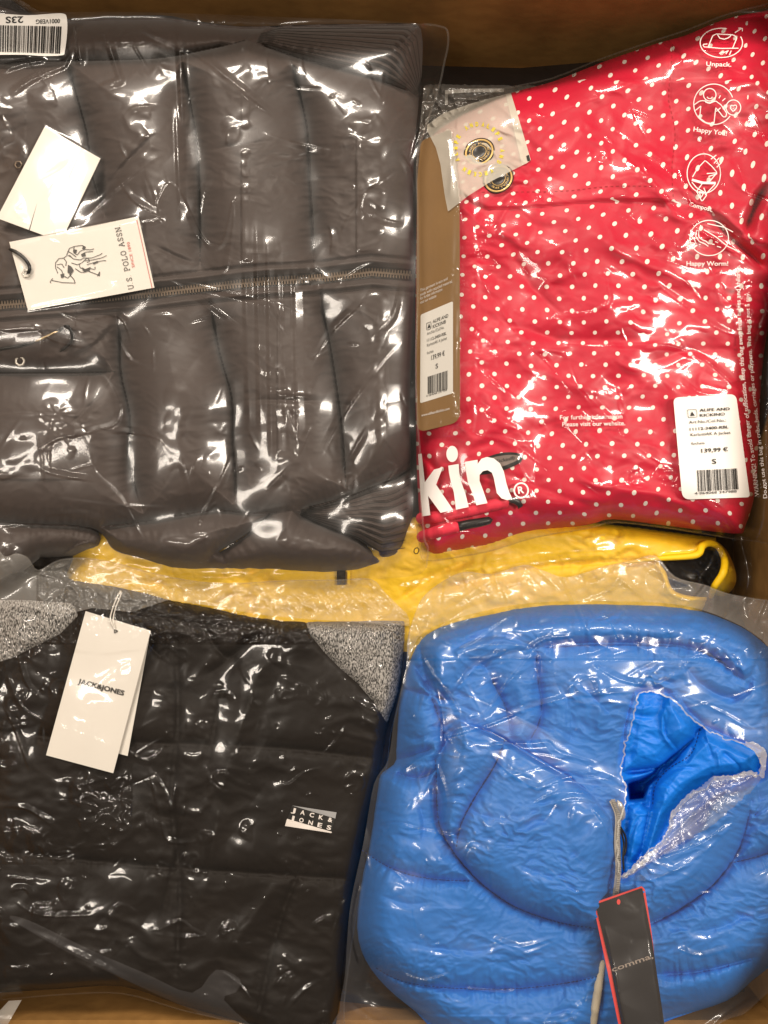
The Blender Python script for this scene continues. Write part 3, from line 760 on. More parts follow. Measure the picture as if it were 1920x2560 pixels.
on(HK, join([ribbon2d(bxl, 1.2), flatmesh([[K3(152, 1192), K3(168, 1140), K3(184, 1178)]])]), INK, kt, 'emblem', .0006)

# sachet with the spare button
sz = zc(1198, 380, .0015)
so = [(1067, 325), (1068, 312), (1110, 282), (1180, 258), (1277, 232), (1298, 300), (1327, 400), (1318, 407), (1230, 452), (1170, 490), (1120, 529), (1112, 490), (1101, 411), (1090, 370)]
sa = thing('button_sachet', 'small translucent paper sachet with a ring of yellow lettering on the dotted jacket', 'sachet', (1200, 380, sz))
Hs = np.maximum(blur(T, 8), T + 0.0008) + 0.001 + 0.0012 * fbm(X / 60, Y / 60, 77, 2)
crease(Hs, [(1150, 340), (1130, 420), (1125, 500)], 0.002, 12)
seal = [(1262, 225), (1285, 225), (1335, 405), (1305, 412)]
ss = layer(so, Hs, [('paper', None, SACHET), ('seal_strip', seal, M('seal_paper', (.62, .56, .48), .6))], sa, 1)
K2 = lambda a, b: (1030 + a * .19288, 220 + b * .19288)
yp = [ (c_, a_) for c_, a_ in zip('ALIFE AND KICKIN ALIFE AND', np.linspace(-170, 175, 26)) if c_ != ' ']
parts_ = []
for c_, a_ in yp:
    a = math.radians(a_ + 90); cx_, cy_ = 1197 + 54 * math.cos(a), 373 + 58 * math.sin(a)
    dx, dy = -math.sin(a), math.cos(a)
    parts_.append(text(c_, (cx_ - dx * 3, cy_ - dy * 3), (cx_ + dx * 4, cy_ + dy * 4), 10, 0.06))
drape('lettering', join(parts_), INK_Y, sa, 0.0005)
drape('print_mark', flatmesh([[K2(1480, 880), K2(1515, 865), K2(1535, 940), K2(1498, 950)]]), INK, sa, 0.0005)
sz = zc(1198, 380, .0010)
sb = thing('spare_button', 'black spare button with a gold ring showing at the middle of the sachet', 'button', (1198, 380, sz)); button('b', (1198, 380), 40, sb, sz, 0.84, -30)
g = win(ell(1198, 380, 40), 30); T[g] = np.where(sdf(ell(1198, 380, 40), X[g], Y[g])[0] < 2, np.maximum(T[g], sz + .0035), T[g])

# red bag
rbo = smooth([(1040, 420), (1062, 300), (1120, 262), (1200, 240), (1277, 218), (1380, 196), (1500, 148), (1640, 100), (1720, 74), (1800, 42), (1860, 24), (1925, 8), (2010, -20), (2010, 1375), (1925, 1360), (1885, 1352), (1838, 1348), (1700, 1325), (1540, 1306), (1475, 1320),
              (1340, 1343), (1240, 1374), (1150, 1392), (1070, 1402), (1050, 1380), (1038, 1250), (1034, 1000), (1032, 700)], True, 3)
Fr, br = film_height(rbo, Hr, 16, 15, 0.0012)
Fr += folds(None, 5, 511, 0.045, (140, 360))
random_creases(Fr, rbo, 110, 502, (0.0004, 0.0013), (3.5, 7), (50, 230), ang=42, spread=60)
random_creases(Fr, rbo, 60, 503, (0.0005, 0.0014), (4, 7), (15, 60), ang=None)
crumple(Fr, rbo, 0.0022, 34, 504, 0.32)
rc = [[(1507, 345), (1560, 390), (1640, 460), (1700, 530), (1760, 580), (1860, 640), (1900, 690)], [(1500, 500), (1560, 545), (1640, 600), (1720, 680)], [(1308, 480), (1330, 474), (1400, 500), (1450, 520)],
      [(1595, 375), (1650, 410), (1715, 470)], [(1780, 350), (1800, 430), (1820, 500), (1860, 540)], [(1840, 400), (1862, 470), (1870, 500)], [(1745, 335), (1758, 370), (1765, 400)],
      [(1180, 650), (1230, 740), (1290, 830), (1380, 920), (1440, 1000)], [(1350, 800), (1385, 795), (1400, 785), (1500, 780)], [(1490, 690), (1510, 675), (1520, 720), (1515, 760), (1450, 790)],
      [(1400, 860), (1480, 865), (1600, 860), (1700, 870), (1780, 930)], [(1140, 1065), (1200, 1090), (1280, 1110), (1350, 1160), (1420, 1200)], [(1180, 890), (1250, 960), (1300, 1000)], [(1690, 870), (1760, 900), (1830, 960), (1860, 1000)],
      [(1700, 940), (1750, 980), (1800, 985)], [(1390, 910), (1480, 1000), (1560, 1090), (1650, 1160), (1690, 1190)], [(1290, 1115), (1300, 1160), (1330, 1210), (1400, 1240)], [(1600, 680), (1680, 740), (1790, 820), (1870, 850)],
      [(1150, 600), (1190, 640), (1240, 660), (1200, 700)], [(1160, 980), (1230, 1040), (1320, 1090)], [(1085, 1370), (1150, 1330), (1230, 1340), (1330, 1335)], [(1740, 1225), (1800, 1280), (1850, 1330), (1880, 1350)], [(1895, 980), (1880, 900), (1900, 820), (1915, 760), (1890, 700)],
      [(1850, 1290), (1880, 1280), (1900, 1300), (1915, 1290)], [(1560, 560), (1590, 530), (1605, 510), (1590, 560)], [(1130, 540), (1160, 520), (1180, 510)], [(1150, 740), (1165, 800), (1230, 850)], [(1690, 400), (1730, 520), (1770, 610)]]
for i, q in enumerate(rc): crease(Fr, smooth(q, False, 4), 0.0024, 7, 0.75 if i % 2 else -0.75, 0.38, 1.0)
# gusset band and welded bottom
crease(Fr, [(1690, 1180), (1760, 1240), (1830, 1300), (1885, 1350)], 0.004, 22, 0, .2, .6)
# the film lies flatter under the printed parts
def calm(F, poly, keep=0.3, r=10):
    g = win(poly, r * 2 + 4); s, _, _ = sdf(poly, X[g], Y[g]); B = blur(F, r)[g]; k = sstep(r, -2, s) * (1 - keep); F[g] = F[g] * (1 - k) + (B + 0.0012) * k
stick = rounded([(1683, 994), (1840, 985), (1875, 1243), (1706, 1249)], [14, 16, 8, 20])
calm(Fr, stick, 0.0, 22)
calm(Fr, [(1040, 1110), (1330, 1110), (1330, 1290), (1040, 1290)], 0.5, 8)
Fr = np.maximum(Fr, br + 0.0006)
rb = thing('plastic_bag', 'clear printed bag over the red polka dot jacket, with a white price sticker', 'bag', (1480, 800, -0.05))
layer(rbo, Fr, [('film', None, F_RED)], rb, 1)
strokes('edge_seam_highlight', [rbo[6:75]], 4, F_EDGE, rb)
kin = [K1([(80, 235), (125, 228), (165, 600), (285, 435), (400, 405), (312, 630), (535, 960), (370, 995), (208, 775), (238, 1025), (138, 1040), (105, 680)]), K1(ell(520, 232, 75, 105, n=25)[:-1]),
       K1([(470, 385), (605, 362), (612, 480), (640, 600), (690, 740), (735, 920), (570, 955), (545, 740), (505, 600), (480, 480)]),
       K1([(685, 335), (850, 308), (850, 362), (900, 295), (970, 272), (1060, 290), (1140, 355), (1190, 460), (1225, 620), (1262, 730), (1300, 815), (1235, 832), (1160, 808), (1100, 740), (1075, 620), (1060, 540), (1035, 475), (980, 442), (920, 455), (875, 505), (875, 580), (920, 700), (978, 870), (835, 898), (790, 760), (725, 600), (700, 460)])]
drape('lettering', flatmesh(kin, 4), PRINT, rb, 0.0005, label='large white letters kin printed on the bag')
c_ = K1([(1415, 705)])[0]
drape('trade_mark_sign', join([ribbon2d(ell(c_[0], c_[1], 17.5, 18.5), 4), text('R', (c_[0] - 7, c_[1] + 8), (c_[0] + 8, c_[1] + 6), 17, 0.03)]), PRINT, rb, 0.0005)
for s, a, b in [('For further information', (1400, 1049), (1556, 1046)), ('Please visit our website.', (1406, 1066), (1563, 1063))]:
    drape('lettering', text(s, a, b, 11, 0.008), PRINT, rb, 0.0005)
p1 = smooth([(1898, 1240), (1888, 1150), (1878, 1093), (1870, 1020), (1862, 940), (1856, 850), (1851, 760), (1850, 663)], False, 5)
drape('lettering', text('WARNING! To avoid danger of suffocation, keep this bag away from babies and children.', None, None, 11, 0.012, path=p1), PRINT, rb, 0.0005)
p2 = smooth([(1918, 1245), (1908, 1150), (1897, 1060), (1886, 960), (1878, 860), (1874, 780), (1873, 730)], False, 5)
drape('lettering', text('Do not use this bag in cribs, beds, carriages or playpens. This bag is not a toy.', None, None, 10, 0.008, path=p2), PRINT, rb, 0.0005)
K6 = lambda pts: [(1670 + a * .2983, 40 + b * .2983) for a, b in pts]
def k6t(s, x0, y0, x1, y1, h): drape('lettering', text(s, K6([(x0, y0)])[0], K6([(x1, y1)])[0], h, 0.015), PRINT, rb, 0.0005)
k6t('Unpack.', 320, 418, 530, 424, 11); k6t('Happy You!', 212, 965, 492, 1003, 11.5); k6t('Compost.', 175, 1592, 370, 1640, 10.5); k6t('Happy Worm!', 155, 2092, 505, 2092, 11)
ic = lambda *L: [K6(q) for q in L]
strokes('unpack_pictogram', ic(ell(447, 225, 178, 123, -25, 285, 40), [(560, 140), (622, 100), (590, 102)], [(622, 100), (624, 128)], [(335, 262), (375, 165), (405, 150), (550, 158), (578, 182), (542, 268)],
        [(415, 155), (432, 185), (475, 195), (515, 178), (530, 157)], [(590, 270), (450, 272), (300, 258), (290, 238), (330, 234)], [(428, 312), (470, 306), (508, 290)], [(485, 318), (505, 288)], [(515, 326), (530, 290)]), 2.3, PRINT, rb)
strokes('happy_person_pictogram', ic(ell(383, 740, 168, 170, 35, 340, 40), ell(350, 660, 53, 53), ell(350, 672, 24, 22, 15, 165, 10), [(218, 745), (265, 712), (300, 708), (345, 730), (400, 712), (445, 745), (492, 815), (485, 845), (462, 846), (435, 810), (400, 768), (385, 902)],
        [(275, 755), (222, 797), (216, 745)], [(275, 755), (265, 855), (320, 895), (385, 902)], [(310, 706), (318, 724), (350, 732), (385, 716)], [(405, 800), (440, 770)], ell(548, 767, 62, 64), [(545, 800), (520, 770), (525, 750), (540, 745), (550, 757), (562, 742), (578, 752), (572, 775), (545, 800)], [(440, 665), (427, 690)], [(480, 690), (455, 712)]), 2.3, PRINT, rb)
strokes('compost_pictogram', ic(ell(300, 1320, 140, 165, 0, 360, 40), [(205, 1350), (240, 1290), (262, 1262), (312, 1210), (370, 1262), (412, 1312), (350, 1385)], [(325, 1320), (412, 1315)], [(340, 1345), (412, 1322)], [(200, 1392), (240, 1440), (310, 1480)], [(290, 1400), (240, 1470), (285, 1555), (325, 1500), (300, 1440)], [(310, 1500), (395, 1410)],
        [(262, 1470), (300, 1480), (275, 1525), (262, 1470)], [(360, 1200), (405, 1165)], [(385, 1235), (430, 1188)], [(408, 1268), (450, 1228)]), 2.3, PRINT, rb)
strokes('compost_band', ic([(200, 1372), (290, 1398), (400, 1400)]), 6, PRINT, rb)
strokes('worm_pictogram', ic(ell(345, 1860, 162, 148, 0, 360, 44), [(240, 1795), (232, 1850), (262, 1890), (310, 1910), (338, 1930)], [(258, 1800), (256, 1848), (285, 1874), (325, 1890), (342, 1912)], [(240, 1795), (250, 1788), (258, 1800)], [(170, 1830), (215, 1860), (235, 1905), (180, 1900), (152, 1920), (200, 1955), (245, 1920)],
        [(330, 1740), (470, 1770), (545, 1810)], [(300, 1790), (400, 1850), (500, 1930), (605, 1978)], [(345, 1880), (365, 1888)], [(365, 1910), (390, 1915)], [(395, 1890), (420, 1900)], [(410, 1930), (445, 1940)], [(420, 1850), (460, 1845)]), 2.3, PRINT, rb)
drape('price_sticker', flatmesh([stick], 8), PAPER, rb, 0.0006)
K5 = lambda a, b: (1660 + a * .15672, 960 + b * .15672)
def k5t(s, x0, y0, x1, y1, h, mat=INK, bold=0.0): drape('lettering', text(s, K5(x0, y0), K5(x1, y1), h * .1567, bold + .012), mat, rb, 0.0016)
k5t('ALIFE AND', 568, 440, 1052, 416, 44, INK, .012); k5t('KICKIN®', 572, 522, 975, 500, 44, INK, .012); k5t('Art.No./Col.No.:', 400, 632, 990, 598, 46, INK_G); k5t('11112-3400-RBL', 412, 745, 1035, 705, 46, INK, .008)
k5t('KarlottiAK A Jacket', 425, 832, 1065, 795, 46, INK_G); k5t('fuchsia', 438, 970, 652, 958, 42, INK_G); k5t('139,99 €', 598, 1095, 1022, 1068, 62, INK, .006); k5t('S', 770, 1275, 838, 1270, 80, INK, .004); k5t('4 064068 247988', 492, 1765, 1162, 1730, 40, INK_G)
drape('barcode', barcode(K5(530, 1375), K5(1165, 1345), K5(1190, 1680), K5(548, 1715), 9, 27), INK, rb, 0.0016)
drape('emblem', join([ribbon2d([K5(378, 412), K5(522, 404), K5(528, 528), K5(386, 536), K5(378, 412)], 1.3), flatmesh([[K5(418, 512), K5(445, 435), K5(495, 505)]])]), INK, rb, 0.0016)

# ---- dark taupe puffer jacket
bo = smooth([(-88, 62), (100, 52), (200, 45), (400, 38), (470, 49), (600, 66), (740, 62), (900, 60), (1030, 60), (1054, 84), (1056, 150), (1050, 230), (1040, 330), (1034, 450), (1036, 600), (1040, 700), (1036, 800), (1030, 900), (1026, 1000), (1028, 1130), (1034, 1250), (1026, 1330), (1005, 1385),
             (960, 1418), (850, 1434), (700, 1432), (560, 1430), (430, 1426), (330, 1402), (230, 1388), (100, 1395), (-88, 1400)], True, 3)
zipl = [(-88, 770), (150, 752), (371, 734), (530, 716), (663, 703), (796, 696), (928, 680), (1030, 688)]
ribT = smooth([(610, 97), (700, 66), (900, 60), (1030, 60), (1054, 84), (1056, 160), (1050, 240), (1021, 229), (928, 192), (829, 166), (723, 136), (650, 108)], True, 3)
ribB = smooth([(735, 1280), (800, 1268), (862, 1244), (930, 1214), (995, 1191), (1031, 1164), (1034, 1250), (1026, 1330), (1005, 1385), (965, 1410), (895, 1352), (796, 1312)], True, 3)
b_se = [[(165, 130), (170, 166), (199, 265), (219, 345), (228, 430), (262, 540)], [(451, 133), (471, 232), (494, 371), (500, 530), (500, 663)], [(524, 753), (550, 886), (580, 998), (583, 1111), (590, 1217), (575, 1280)],
        [(726, 143), (749, 232), (769, 331), (776, 464), (786, 636), (788, 680)], [(802, 730), (812, 800), (829, 886), (855, 1071), (865, 1224)], [(290, 790), (298, 833), (302, 932), (325, 1045), (325, 1164), (358, 1283)],
        [(-60, 160), (119, 152), (265, 149), (411, 142), (563, 113), (617, 99)], [(617, 99), (723, 136), (829, 166), (928, 192), (1021, 229), (1045, 245)], [(225, 1320), (371, 1303), (530, 1277), (623, 1283), (729, 1277)], [(729, 1277), (796, 1310), (895, 1350), (965, 1403)],
        [(735, 1277), (862, 1244), (995, 1191), (1034, 1164)], [(690, 1270), (617, 1336), (530, 1390)], [(-60, 932), (166, 932), (292, 929)], [(-60, 1300), (60, 1310), (225, 1320), (260, 1360), (230, 1390)]]
b_se_soft = [[(292, 935), (230, 1010), (166, 1071)], [(405, 320), (330, 390), (260, 470)], [(500, 665), (440, 640), (380, 610)], [(292, 800), (240, 860), (160, 900)], [(560, 1005), (700, 1000), (860, 1010), (930, 1040)], [(500, 380), (620, 360), (700, 350)]]
Hn = puff(bo, -0.045, 0.032, 95, b_se, 0.032, 40, 21, wr=0.0020, mid=0.010, wl=100, pucker=0.0003, gv=.5, seam_puck=.18)
for q in b_se_soft: crease(Hn, smooth(q, False, 4), -0.0035, 14, 0.3, 0.35, 1.6)
ribs = []
def resamp(q, n=40):
    p = np.array(q, float); L = np.concatenate([[0], np.cumsum(np.hypot(*np.diff(p, axis=0).T))]); t = np.linspace(0, L[-1], n)
    return np.stack([np.interp(t, L, p[:, 0]), np.interp(t, L, p[:, 1])], -1)
for up_, lo_, n_ in (([(625, 92), (700, 66), (900, 60), (1030, 60), (1054, 84), (1056, 160), (1054, 236)], [(617, 99), (723, 136), (829, 166), (928, 192), (990, 214), (1021, 229), (1045, 245)], 10),
                     ([(735, 1278), (800, 1262), (862, 1240), (940, 1200), (995, 1178), (1031, 1150)], [(731, 1280), (796, 1312), (850, 1338), (895, 1356), (950, 1398), (1010, 1390)], 12)):
    A1, A2 = resamp(up_), resamp(lo_)
    for k in range(n_ + 1):
        v_ = k / n_; q = A1 * (1 - v_) + A2 * v_; q = q + 1.1 * np.stack([pn(q[:, 0] / 20, q[:, 1] / 20 + k, 5), pn(q[:, 0] / 18, q[:, 1] / 18 + k, 6)], -1)
        q = [tuple(z) for z in q[2:]]
        if 0 < k < n_: ribs.append(q)
        crease(Hn, q, -0.0050, 7.0, 0, 0.04, 0.8)
# zip runs in a shallow channel between two welts
d, sg, t, L, _, _ = seg_dist(zipl, X, Y)
Hn += np.where(Hn > -.5, -0.010 * np.exp(-(d / 34) ** 2) + 0.005 * np.exp(-((d - 27) / 8) ** 2) - 0.003 * np.exp(-((d - 40) / 4) ** 2), 0)
# hollow on the left where the collar opens
Hn += np.where(Hn > -.5, -0.020 * np.exp(-(((X - 30) / 120) ** 2 + ((Y - 420) / 130) ** 2)), 0)
sleeve = [(-120, 1318), (60, 1312), (225, 1318), (371, 1303), (530, 1277), (623, 1283), (690, 1272), (735, 1280), (796, 1312), (895, 1352), (965, 1410), (960, 1500), (-120, 1500)]
bj = thing('puffer_jacket', 'dark taupe brown puffer jacket with ribbed side panels and metal zip', 'jacket', (480, 740, -0.06))
layer(bo, Hn, [('body', None, BROWN), ('sleeve', sleeve, BROWN), ('ribbed_panel', ribT, BROWN), ('ribbed_panel', ribB, BROWN)], bj, 1)
stitches('stitching', [b_se[1], b_se[4], b_se[3][:3], b_se[6], b_se[12]], STITCH_D, bj, 7, 4, 2.0)
rs_ = drape('rib_stitching', join([ribbon2d(q, 1.6, 4) for q in ribs]), STITCH_D, bj, .0003); rs_['kind'] = 'stuff'
zt = drape('zip', ribbon2d(zipl, 30, 6), BROWN_D, bj, 0.0004)
tv, tf = [], []
p = np.array(zipl, float); sg_ = np.hypot(*np.diff(p, axis=0).T); A_ = np.concatenate([[0], np.cumsum(sg_)]); k = 0; t = 0
while t < A_[-1]:
    x_, y_ = np.interp(t, A_, p[:, 0]), np.interp(t, A_, p[:, 1]); x2, y2 = np.interp(t + 2, A_, p[:, 0]), np.interp(t + 2, A_, p[:, 1]); dd = np.array([x2 - x_, y2 - y_]); 
    if np.hypot(*dd) < 1e-6: break
    dd /= np.hypot(*dd); nn = np.array([-dd[1], dd[0]]) * (1 if k % 2 else -1)
    c0 = np.array([x_, y_]) - nn * 3.0; z_ = float(sample(T, x_, y_)) + .0004; n0 = len(tv)
    for zz, sh in ((0, 0), (.0018, 0.8)):
        for a, b in ((sh, -2.6 + sh * .5), (14 - sh, -2.2 + sh * .5), (14 - sh, 2.2 - sh * .5), (sh, 2.6 - sh * .5)):
            q = c0 + nn * a + dd * b; tv.append(world(np.float64(q[0]), np.float64(q[1]), z_ + zz))
    tf += [[n0 + 4, n0 + 5, n0 + 6, n0 + 7]] + [[n0 + i, n0 + (i + 1) % 4, n0 + 4 + (i + 1) % 4, n0 + 4 + i] for i in range(4)]
    t += 3.6; k += 1
o = mk('zip_teeth', np.array(tv), tf, TEETH, zt, flat=True); o['kind'] = 'stuff'
def torus(name, c, R, r, mat, root, z, ry=None):
    q = ell(c[0], c[1], R, ry or R, n=25); return tube(name, q, z, r, mat, root, 8, cap=False)
torus('eyelet', (46, 412), 9, 2, TEETH, bj, zc(46, 412, .002)); torus('eyelet', (50, 903), 11, 3, SILVER, bj, zc(50, 903, .002))
tube('toggle', [(85, 855), (115, 842), (145, 828)], zc(115, 842, .003), 3.5, METAL, bj); tube('drawcord', [(-60, 880), (0, 872), (60, 862), (90, 853)], [zc(a, b, .003) for a, b in [(-60, 880), (0, 872), (60, 862), (90, 853)]], 4, BLACKP, bj)
tube('drawcord', [(145, 828), (170, 815), (180, 850), (150, 880)], [zc(a, b, .003) for a, b in [(145, 828), (170, 815), (180, 850), (150, 880)]], 3.5, BLACKP, bj)

# white swing tags
t1 = thing('hang_tag', 'blank white card tag lying askew above the printed polo tag', 'tag', (110, 450, .03))
_, H1 = card('card', [(112, 316), (251, 396), (152, 604), (-8, 545)], WHITE, t1, .001, .0006, .0006, pct=100)
torus('hole', (66, 583), 5, 1.8, BLACKP, t1, float(sample(H1, 66, 583)) + .0005)
t2 = thing('hang_tag', 'white card tag printed with two polo riders and a red rule', 'tag', (200, 660, .03))
_, H2 = card('card', [(23, 605), (346, 541), (386, 719), (70, 776)], WHITE, t2, .0015, .0006, .0004, pct=100)
torus('eyelet', (66, 684), 9.5, 2.5, SILVER, t2, float(sample(H2, 66, 684)) + .0006)
tube('cord', [(20, 622), (40, 630), (60, 645), (74, 665), (72, 680), (66, 686)], [float(sample(H2, 60, 640)) + q for q in (.002, .003, .003, .003, .002, .0005)], 4.2, BLACKP, t2)
K0 = lambda a, b: (a * .24112, 300 + b * .24112)
L0 = lambda pts: [K0(a, b) for a, b in pts]
# slab-serif capitals drawn as strokes on a unit square (x right, y up)
SL = {'U': ([[(.15, 1), (.15, .3), (.25, .07), (.5, 0), (.75, .07), (.85, .3), (.85, 1)], [(0, 1), (.3, 1)], [(.7, 1), (1, 1)]], .95), 'S': ([[(.85, .72), (.85, .95), (.5, 1), (.15, .9), (.12, .68), (.5, .52), (.85, .35), (.82, .1), (.5, 0), (.13, .06), (.12, .3)]], .8),
      'P': ([[(.18, 0), (.18, 1), (.6, 1), (.88, .88), (.88, .6), (.6, .45), (.18, .45)], [(0, 0), (.42, 0)], [(0, 1), (.2, 1)]], .85), 'O': ([ell(.5, .5, .42, .5, n=20)], 1.0), 'L': ([[(.2, 1), (.2, 0), (.9, 0), (.9, .28)], [(0, 1), (.42, 1)], [(0, 0), (.2, 0)]], .85),
      'A': ([[(.12, 0), (.5, 1), (.88, 0)], [(.26, .36), (.74, .36)], [(0, 0), (.27, 0)], [(.73, 0), (1, 0)], [(.35, 1), (.5, 1)]], 1.0), 'N': ([[(.15, 0), (.15, 1), (.85, 0), (.85, 1)], [(0, 0), (.32, 0)], [(0, 1), (.16, 1)], [(.68, 1), (1, 1)]], 1.0), '.': ([[(.15, .0), (.15, .07)]], .35), ' ': ([], .45)}
def slab(s, p0, p1, h, wd):
    d = np.array(p1, float) - np.array(p0, float); L = np.hypot(*d); d /= L; n = np.array([d[1], -d[0]])
    tot = sum(SL[c][1] + .22 for c in s); x = 0; out = []
    for c in s:
        for q in SL[c][0]:
            out.append(ribbon2d([tuple(np.array(p0) + d * (x + a * SL[c][1]) * L / tot + n * b * h) for a, b in q], wd, 2))
        x += SL[c][1] + .22
    return join(out)
on(H2, slab('U.S. POLO ASSN.', K0(1388, 1748), K0(1238, 1068), 13, 1.7), INK_G, t2, 'lettering', .0006)
on(H2, text('SINCE 1890', K0(1398, 1525), K0(1342, 1262), 7, 0), INK_R, t2, 'lettering', .0006)
on(H2, ribbon2d([K0(1412, 1006), K0(1578, 1745)], 1.4), INK_R, t2, 'red_rule', .0006)
EMB = [[(525, 1690), (520, 1672), (548, 1640)], [(535, 1662), (650, 1685), (780, 1690)], [(780, 1690), (765, 1650), (720, 1600)], [(600, 1590), (575, 1530), (575, 1480), (610, 1435), (660, 1430), (690, 1470), (680, 1510)], [(590, 1500), (640, 1490), (665, 1530)], [(660, 1620), (640, 1560), (590, 1520)],
       [(690, 1400), (720, 1330), (770, 1310), (850, 1298), (890, 1320)], [(770, 1310), (760, 1370), (800, 1400), (830, 1360), (880, 1340)], [(720, 1400), (760, 1440), (830, 1450), (870, 1430)], [(740, 1480), (800, 1500), (850, 1480), (900, 1430)], [(880, 1340), (940, 1345), (975, 1335)], [(880, 1370), (930, 1365), (965, 1362)],
       [(870, 1430), (950, 1430), (1040, 1395), (1060, 1380)], [(880, 1460), (960, 1450), (1050, 1430), (1105, 1405)], [(900, 1500), (980, 1475), (1080, 1455), (1100, 1460)], [(850, 1530), (900, 1560), (1030, 1610)], [(1010, 1620), (1035, 1570), (1030, 1620)], [(940, 1540), (985, 1550), (985, 1520)],
       [(780, 1540), (840, 1580), (890, 1575)], [(820, 1490), (830, 1530), (880, 1550), (930, 1530)], [(660, 1430), (700, 1400), (740, 1420)], [(900, 1430), (925, 1445), (925, 1470), (900, 1475)], [(740, 1600), (700, 1640), (670, 1620)], [(700, 1360), (740, 1380), (790, 1420)]]
on(H2, join([ribbon2d(L0(q), 1.7, 3) for q in EMB]), INK_G, t2, 'emblem', .0006)
on(H2, flatmesh([L0([(705, 1500), (740, 1520), (765, 1560), (735, 1605), (700, 1580)]), L0([(625, 1600), (665, 1590), (665, 1630), (635, 1640)]), L0([(850, 1550), (900, 1545), (940, 1520), (930, 1560), (880, 1580)]), L0([(840, 1390), (880, 1370), (890, 1410), (850, 1420)]), L0([(770, 1340), (800, 1345), (790, 1380), (760, 1375)]),
                 L0([(960, 1480), (1010, 1460), (1020, 1475), (970, 1500)]), L0([(860, 1310), (885, 1320), (880, 1345), (850, 1335)])], 30), INK_G, t2, 'emblem_fill', .0007)

# taupe jacket's bag
bbo = smooth([(-88, 28), (100, 30), (300, 30), (480, 34), (740, 44), (900, 50), (1060, 60), (1100, 66), (1118, 76), (1120, 112), (1110, 160), (1098, 215), (1070, 300), (1050, 365), (1043, 430), (1045, 550), (1046, 700), (1040, 900), (1044, 1050), (1050, 1130), (1053, 1250), (1060, 1330), (1062, 1352), (1070, 1368), (1068, 1400), (1062, 1425), (1030, 1440),
              (900, 1450), (700, 1452), (400, 1446), (230, 1420), (60, 1415), (-88, 1420)], True, 4)
Fn, bn = film_height(bbo, Hn, 25, 26, 0.0015)
# broad swells, then vertical pull folds in the middle, then random creases
Fn += folds(None, 4, 611, 0.032)
for x0, y0, y1, a in [(640, 520, 1100, .002), (668, 560, 1180, .002), (705, 600, 1150, .0012), (735, 640, 1180, .002), (612, 640, 1100, .001), (445, 40, 330, .004), (440, 250, 560, .0025), (190, 60, 170, .004)]:
    crease(Fn, [(x0, y0), (x0 + 6, (y0 + y1) / 2), (x0 + 12, y1)], a, 15, 0.3, 0.2, 1.2)
random_creases(Fn, bbo, 70, 602, (0.0003, 0.0011), (4, 8), (60, 280), ang=None, spread=50, p=1.15)
random_creases(Fn, bbo, 35, 603, (0.0004, 0.0012), (4, 7), (15, 50), ang=None)
crumple(Fn, bbo, 0.0015, 60, 604, 0.36, fine=0.0)
bc = [[(386, 520), (398, 480), (425, 456), (450, 480), (480, 540), (505, 590), (530, 614), (555, 605), (570, 560), (582, 502), (585, 560), (575, 640), (562, 678), (530, 665), (500, 600)],
      [(385, 515), (410, 465), (430, 458)], [(300, 310), (330, 270), (400, 262)], [(295, 330), (300, 370), (320, 395), (350, 350), (400, 330)], [(1000, 420), (960, 450), (915, 480), (905, 530), (950, 545), (1000, 555), (1010, 530)], [(915, 490), (880, 530), (855, 575), (870, 590)],
      [(230, 960), (260, 940), (300, 1010), (290, 1060), (230, 1080), (120, 1110), (90, 1180)], [(250, 1080), (350, 1085), (400, 1100), (420, 1120)], [(225, 1120), (240, 1180), (300, 1240), (340, 1310), (370, 1370)], [(85, 1170), (150, 1190), (250, 1205)], [(700, 990), (730, 1060), (745, 1140)],
      [(745, 1150), (700, 1190), (660, 1230)], [(780, 1060), (745, 1150)], [(590, 1100), (560, 1180), (500, 1300), (540, 1260), (560, 1330)], [(450, 1130), (470, 1200), (490, 1280)], [(500, 1120), (480, 1180), (470, 1200)], [(940, 700), (900, 760), (830, 830), (770, 930)], [(1000, 700), (980, 790), (920, 850)],
      [(1010, 850), (960, 900), (850, 1050), (800, 1150)], [(920, 1060), (880, 1130), (850, 1190)], [(960, 1150), (990, 1170), (950, 1220)], [(130, 770), (200, 800), (290, 790), (320, 830), (330, 880)], [(290, 830), (330, 900), (400, 920)], [(60, 790), (130, 850), (220, 870)], [(0, 1320), (60, 1315), (90, 1330)],
      [(280, 420), (330, 500), (400, 545), (300, 560)], [(545, 440), (510, 480), (500, 560)], [(200, 560), (330, 440), (420, 380)], [(650, 330), (750, 360), (850, 380)], [(940, 655), (900, 670), (830, 720)], [(400, 690), (500, 740), (620, 830)], [(820, 560), (830, 600), (825, 640)], [(440, 700), (700, 760), (760, 800)],
      [(80, 1290), (220, 1290), (350, 1350)], [(1000, 380), (1030, 430), (1035, 500)]]
for i, q in enumerate(bc): crease(Fn, smooth(q, False, 4), 0.0017, 8.5, 0.75 if i % 2 else -0.75, 0.42, 1.0)
for q in ([(250, 45), (300, 200), (240, 220)], [(20, 240), (80, 200), (160, 165), (185, 120)], [(0, 180), (60, 160), (120, 150)], [(320, 60), (500, 140), (700, 300)], [(590, 60), (615, 95), (640, 75)], [(570, 110), (615, 97), (600, 130)], [(1090, 100), (1075, 200), (1050, 330), (1020, 420)]): crease(Fn, q, 0.003, 12, .3, .2, 1.2)
st23 = smooth([(-60, 33), (0, 34), (70, 38), (130, 34), (158, 34), (167, 44), (168, 80), (162, 128), (155, 138), (110, 140), (60, 137), (0, 137), (-60, 138)], True, 3)
calm(Fn, st23, 0.15, 12)
calm(Fn, [(23, 605), (346, 541), (386, 719), (70, 776)], 0.6, 6); calm(Fn, [(112, 316), (251, 396), (152, 604), (-8, 545)], 0.6, 6)
Fn = np.maximum(Fn, bn + 0.0006)
